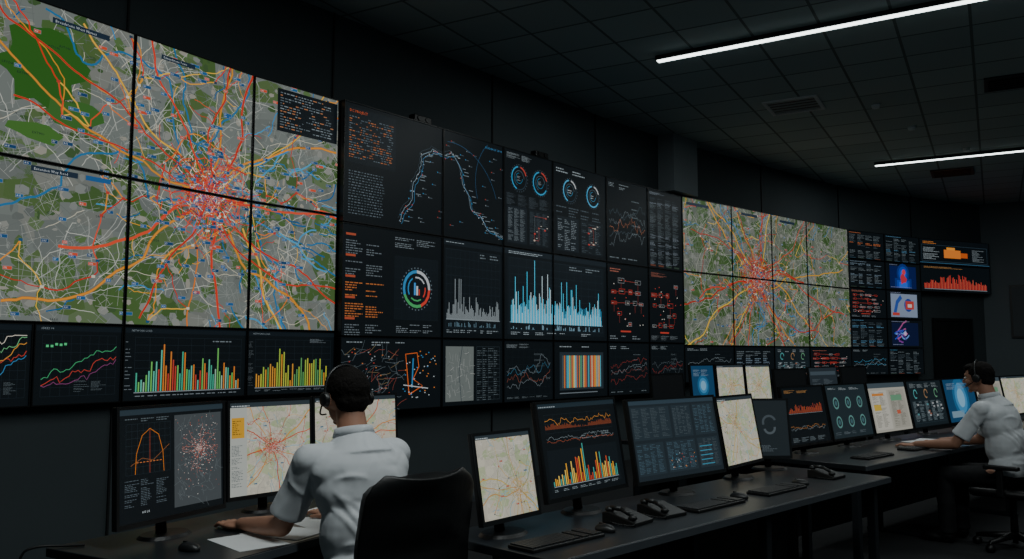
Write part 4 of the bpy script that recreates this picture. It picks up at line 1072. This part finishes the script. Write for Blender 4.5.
def person(x, y, f, label, L_el, L_wr, R_el, R_wr, head_c=(0.195, 0, 1.298), yaw=0.0, pitch=0.14, hz=DZ, broad=1.0):
    shirt = M_SHIRT
    rz = math.atan2(f[1], f[0])
    t = thing('person', label, 'person', (x, y, 0), rz)
    t.scale = (1.0+(broad-1)*0.5, broad, 1.0)
    HM = Matrix.Translation(Vector(head_c)) @ Matrix.Rotation(yaw, 4, 'Z') @ Matrix.Rotation(pitch, 4, 'Y')
    hr = HM.to_3x3().to_4x4()
    hp = lambda *c: HM @ Vector(c)
    nb_ = Vector((0.12, 0, 1.10))
    bm = bmesh.new()
    bm_ell(bm, hp(-0.005, 0, 0.018), (0.098, 0.077, 0.095), hr, 28)
    bm_ell(bm, hp(0.030, 0, -0.055), (0.062, 0.054, 0.058), hr); bm_ell(bm, hp(0.043, 0, -0.018), (0.055, 0.056, 0.075), hr)
    bm_ell(bm, hp(0.078, 0, -0.098), (0.018, 0.022, 0.015), hr)
    bm_cap(bm, hp(0.098, 0, 0.008), 0.008, hp(0.114, 0, -0.022), 0.0125)
    bm_ell(bm, hp(0.078, 0, 0.03), (0.022, 0.050, 0.013), hr); bm_ell(bm, hp(0.092, 0, -0.052), (0.012, 0.024, 0.010), hr)
    for sy in (-1, 1):
        bm_ell(bm, hp(-0.008, sy*0.080, -0.012), (0.018, 0.009, 0.031), hr)
        bm_ell(bm, hp(0.068, sy*0.038, -0.025), (0.028, 0.024, 0.024), hr)
    bm_cap(bm, nb_, 0.062, hp(-0.025, 0, -0.06), 0.054)
    bm_ell(bm, (0.08, 0, 0.98), (0.10, 0.155, 0.15)); bm_ell(bm, (0.05, 0, 0.8), (0.10, 0.14, 0.18)); bm_ell(bm, (0.0, 0, 0.60), (0.12, 0.15, 0.12))
    bm_cap(bm, (0.12, -0.15, 1.06), 0.05, (0.12, 0.15, 1.06), 0.05)
    for sy, el, wr in ((1, L_el, L_wr), (-1, R_el, R_wr)):
        sh = Vector((0.13, sy*0.175, 1.06)); el = Vector(el); wr = Vector(wr)
        bm_cap(bm, sh, 0.050, el, 0.040)
        mid = el.lerp(wr, 0.3); bm_cap(bm, el, 0.039, mid, 0.041); bm_cap(bm, mid, 0.041, wr, 0.026)
        d_ = wr-el; hand(bm, wr, (d_.x, d_.y), -sy, hz)
        hip = Vector((0.02, sy*0.095, 0.56)); kn = Vector((0.43, sy*0.13, 0.53)); an = Vector((0.42, sy*0.13, 0.10))
        bm_cap(bm, hip, 0.08, kn, 0.055); bm_cap(bm, kn, 0.055, an, 0.036); bm_cap(bm, an, 0.034, (0.55, sy*0.14, 0.040), 0.026)
    voxel(bm, 'body', 0.0055, M_SKIN, t, 4)
    # shirt: torso, sloping shoulders, loose sleeves and draped folds
    bm = bmesh.new()
    bm_ell(bm, (-0.005, 0, 0.62), (0.152, 0.186, 0.14), None, 28); bm_ell(bm, (0.03, 0, 0.78), (0.134, 0.174, 0.20), None, 28); bm_ell(bm, (0.062, 0, 0.95), (0.136, 0.186, 0.18), None, 28)
    bm_ell(bm, (0.068, 0, 1.01), (0.120, 0.196, 0.11), None, 28)
    bm_cap(bm, (0.12, -0.15, 1.062), 0.060, (0.12, 0.15, 1.062), 0.060)
    bm_cone(bm, (0.105, 0, 1.065), 0.145, (0.125, 0, 1.155), 0.066, 32)
    for sy, el in ((1, L_el), (-1, R_el)):
        sh = Vector((0.13, sy*0.175, 1.055)); q_ = sh.lerp(Vector(el), 0.80); m_ = sh.lerp(Vector(el), 0.4)
        bm_ell(bm, sh, (0.067,)*3); bm_cone(bm, sh, 0.065, m_, 0.063); bm_cone(bm, m_, 0.063, q_, 0.070)
    rg = random.Random(5)
    def back_x(zz, yy):
        best = 1e9
        for (cx_, cz_, rx_, ry_, rz_) in ((-0.005, 0.62, 0.152, 0.186, 0.14), (0.03, 0.78, 0.134, 0.174, 0.20), (0.062, 0.95, 0.136, 0.186, 0.18), (0.068, 1.01, 0.120, 0.196, 0.11)):
            q = 1-((zz-cz_)/rz_)**2-(yy/ry_)**2
            if q > 0: best = min(best, cx_-rx_*math.sqrt(q))
        return best
    for k_ in range(16):
        sy = 1 if k_ % 2 else -1
        if k_ < 9: ya, za = sy*0.15, rg.uniform(0.86, 1.0); yb, zb = sy*rg.uniform(-0.02, 0.07), za+rg.uniform(-0.20, 0.02)
        else: ya, za = rg.uniform(-0.14, 0.14), rg.uniform(0.60, 0.76); yb, zb = ya+rg.uniform(-0.12, 0.12), za+rg.uniform(-0.03, 0.05)
        prev = None; m_n = 6
        for j in range(m_n+1):
            tt_ = j/m_n; yy = ya+(yb-ya)*tt_; zz = za+(zb-za)*tt_+0.012*math.sin(math.pi*tt_)
            bx = back_x(zz, yy)
            if bx > 1: prev = None; continue
            cur = (Vector((bx+0.002, yy, zz)), 0.003+0.0075*math.sin(math.pi*(0.1+0.8*tt_)))
            if prev and (cur[0]-prev[0]).length > 1e-4: bm_cone(bm, prev[0], prev[1], cur[0], cur[1], 8)
            prev = cur
    for sy, el in ((1, L_el), (-1, R_el)):
        sh = Vector((0.13, sy*0.175, 1.055)); d_ = (Vector(el)-sh)
        for k_ in range(3):
            c0 = sh+d_*(0.28+0.17*k_); side_ = d_.cross(Vector((0, 0, 1))).normalized(); up_ = side_.cross(d_).normalized()
            a0 = rg.uniform(0, 6.28); prev = None
            for j in range(7):
                an_ = a0+j*0.38; rr_ = 0.063
                cur = c0+side_*rr_*math.cos(an_)+up_*rr_*math.sin(an_)+d_.normalized()*0.010*j
                if prev is not None: bm_cone(bm, prev, 0.006, cur, 0.006, 8)
                prev = cur
    voxel(bm, 'shirt', 0.006, shirt, t, 12, 0.010, 0.12)
    bm = bmesh.new(); N = 28; rings = []
    for (rr, dz, dx) in ((0.063, -0.015, 0.0), (0.065, 0.016, 0.003), (0.071, 0.015, 0.002), (0.081, -0.020, -0.003)):
        rings.append([bm.verts.new((0.130+dx+rr*math.cos(2*math.pi*i/N), rr*math.sin(2*math.pi*i/N), 1.160+dz-0.014*math.cos(2*math.pi*i/N))) for i in range(N)])
    for a_, b2 in zip(rings, rings[1:]):
        for i in range(N): bm.faces.new((a_[i], a_[(i+1) % N], b2[(i+1) % N], b2[i]))
    c_ = obj_from_bm(bm, 'collar', shirt, t, True); s_ = c_.modifiers.new('s', 'SOLIDIFY'); s_.thickness = 0.003
    # trousers
    bm = bmesh.new(); bm_ell(bm, (0.0, 0, 0.56), (0.14, 0.175, 0.085))
    for sy in (1, -1):
        bm_cap(bm, (0.0, sy*0.09, 0.555), 0.085, (0.43, sy*0.13, 0.53), 0.068); bm_cone(bm, (0.43, sy*0.13, 0.53), 0.068, (0.42, sy*0.13, 0.075), 0.060)
        bm_ell(bm, (0.43, sy*0.13, 0.53), (0.068,)*3)
    voxel(bm, 'trousers', 0.010, M_TROUS, t, 5, 0.01)
    for sy in (1, -1):
        bm = bmesh.new(); bm_ell(bm, (0.43, sy*0.13, 0.06), (0.062, 0.047, 0.058)); bm_ell(bm, (0.53, sy*0.14, 0.04), (0.095, 0.048, 0.040)); bm_cap(bm, (0.42, sy*0.13, 0.02), 0.02, (0.58, sy*0.14, 0.02), 0.02)
        bm_cap(bm, (0.43, sy*0.13, 0.095), 0.045, (0.53, sy*0.14, 0.048), 0.040)
        voxel(bm, 'shoe', 0.008, M_BLACK, t, 3)
    # hair
    bm = bmesh.new()
    bm_ell(bm, hp(-0.016, 0, 0.030), (0.098, 0.082, 0.094), hr, 28)
    bm_ell(bm, hp(-0.048, 0, -0.02), (0.058, 0.068, 0.060), hr); bm_ell(bm, hp(-0.054, 0, -0.048), (0.036, 0.050, 0.036), hr)
    bm_ell(bm, hp(0.045, 0, 0.082), (0.052, 0.055, 0.032), hr)
    for sy in (-1, 1): bm_ell(bm, hp(0.018, sy*0.070, 0.01), (0.012, 0.009, 0.035), hr)
    voxel(bm, 'hair', 0.0035, M_HAIR, t, 5, 0.006, 0.022, 0.003, 0.007)
    for sy in (-1, 1):
        bm = bmesh.new(); bm_ell(bm, hp(0.088, sy*0.032, 0.006), (0.010, 0.013, 0.008), hr); obj_from_bm(bm, 'eye', M_EYE, t, True)
        bm = bmesh.new(); bm_ell(bm, hp(0.097, sy*0.032, 0.006), (0.003, 0.005, 0.005), hr); obj_from_bm(bm, 'iris', M_BLACK, t, True)
    bm = bmesh.new(); bm_ell(bm, hp(0.101, 0, -0.053), (0.006, 0.022, 0.006), hr); obj_from_bm(bm, 'mouth', M_LIP, t, True)
    # headset
    hs = thing('headset', 'black over-ear headset with microphone worn on the head', 'headset', (x, y, 0), rz)
    hs.scale = t.scale
    arc = [hp(-0.005, 0.091*math.cos(a_), 0.012+0.121*math.sin(a_)) for a_ in [math.pi*i/12 for i in range(13)]]
    tube('headband', arc, 0.006, M_DARKPL, hs)
    for sy in (-1, 1):
        bm = bmesh.new(); bm_cone(bm, hp(-0.006, sy*0.084, -0.010), 0.033, hp(-0.006, sy*0.104, -0.010), 0.028)
        obj_from_bm(bm, 'ear_cup', M_DARKPL, hs, True, 0.004)
    tube('microphone_boom', [hp(0.0, 0.098, -0.02), hp(0.05, 0.090, -0.055), hp(0.10, 0.06, -0.068), hp(0.118, 0.03, -0.062)], 0.0035, M_BLACK, hs)
    return t

P1 = (-0.565, 3.44); f1 = (-0.64, 0.77)
person(P1[0], P1[1], f1, 'person in white short-sleeved shirt and headset typing at desk',
       (0.255, 0.225, 0.785), (0.515, 0.270, 0.762), (0.29, -0.235, 0.785), (0.52, -0.14, 0.762), broad=1.10)
chair(P1[0]+0.035, P1[1]-0.015, math.atan2(f1[1], f1[0])+0.06, 'black office chair with curved padded backrest under the seated person', 1.03, -0.26, 0.25, False, -0.01)
P2 = (3.83, 6.62); f2 = (-0.66, 0.75)
person(P2[0], P2[1], f2, 'person in pale short-sleeved shirt with headset reaching over desk',
       (0.30, 0.23, 0.785), (0.58, 0.25, 0.762), (0.30, -0.24, 0.785), (0.56, -0.16, 0.762), yaw=0.05, broad=1.06)
chair(P2[0], P2[1], math.atan2(f2[1], f2[0]), 'black office chair pulled up to the far desk', 1.0, -0.26, 0.25)

# ------------------------------------------------------------------ world + camera
w = bpy.data.worlds.new('World'); scene.world = w; w.use_nodes = True
w.node_tree.nodes['Background'].inputs[0].default_value = (0.58, 0.80, 0.86, 1)
w.node_tree.nodes['Background'].inputs[1].default_value = 0.068
cam = bpy.data.cameras.new('Camera'); cam.lens = 850/1024*36; cam.sensor_width = 36
co = bpy.data.objects.new('Camera', cam); col.objects.link(co)
co.location = (0, 0, EYE); co.rotation_euler = (math.radians(90+5.1), 0, 0)
scene.camera = co
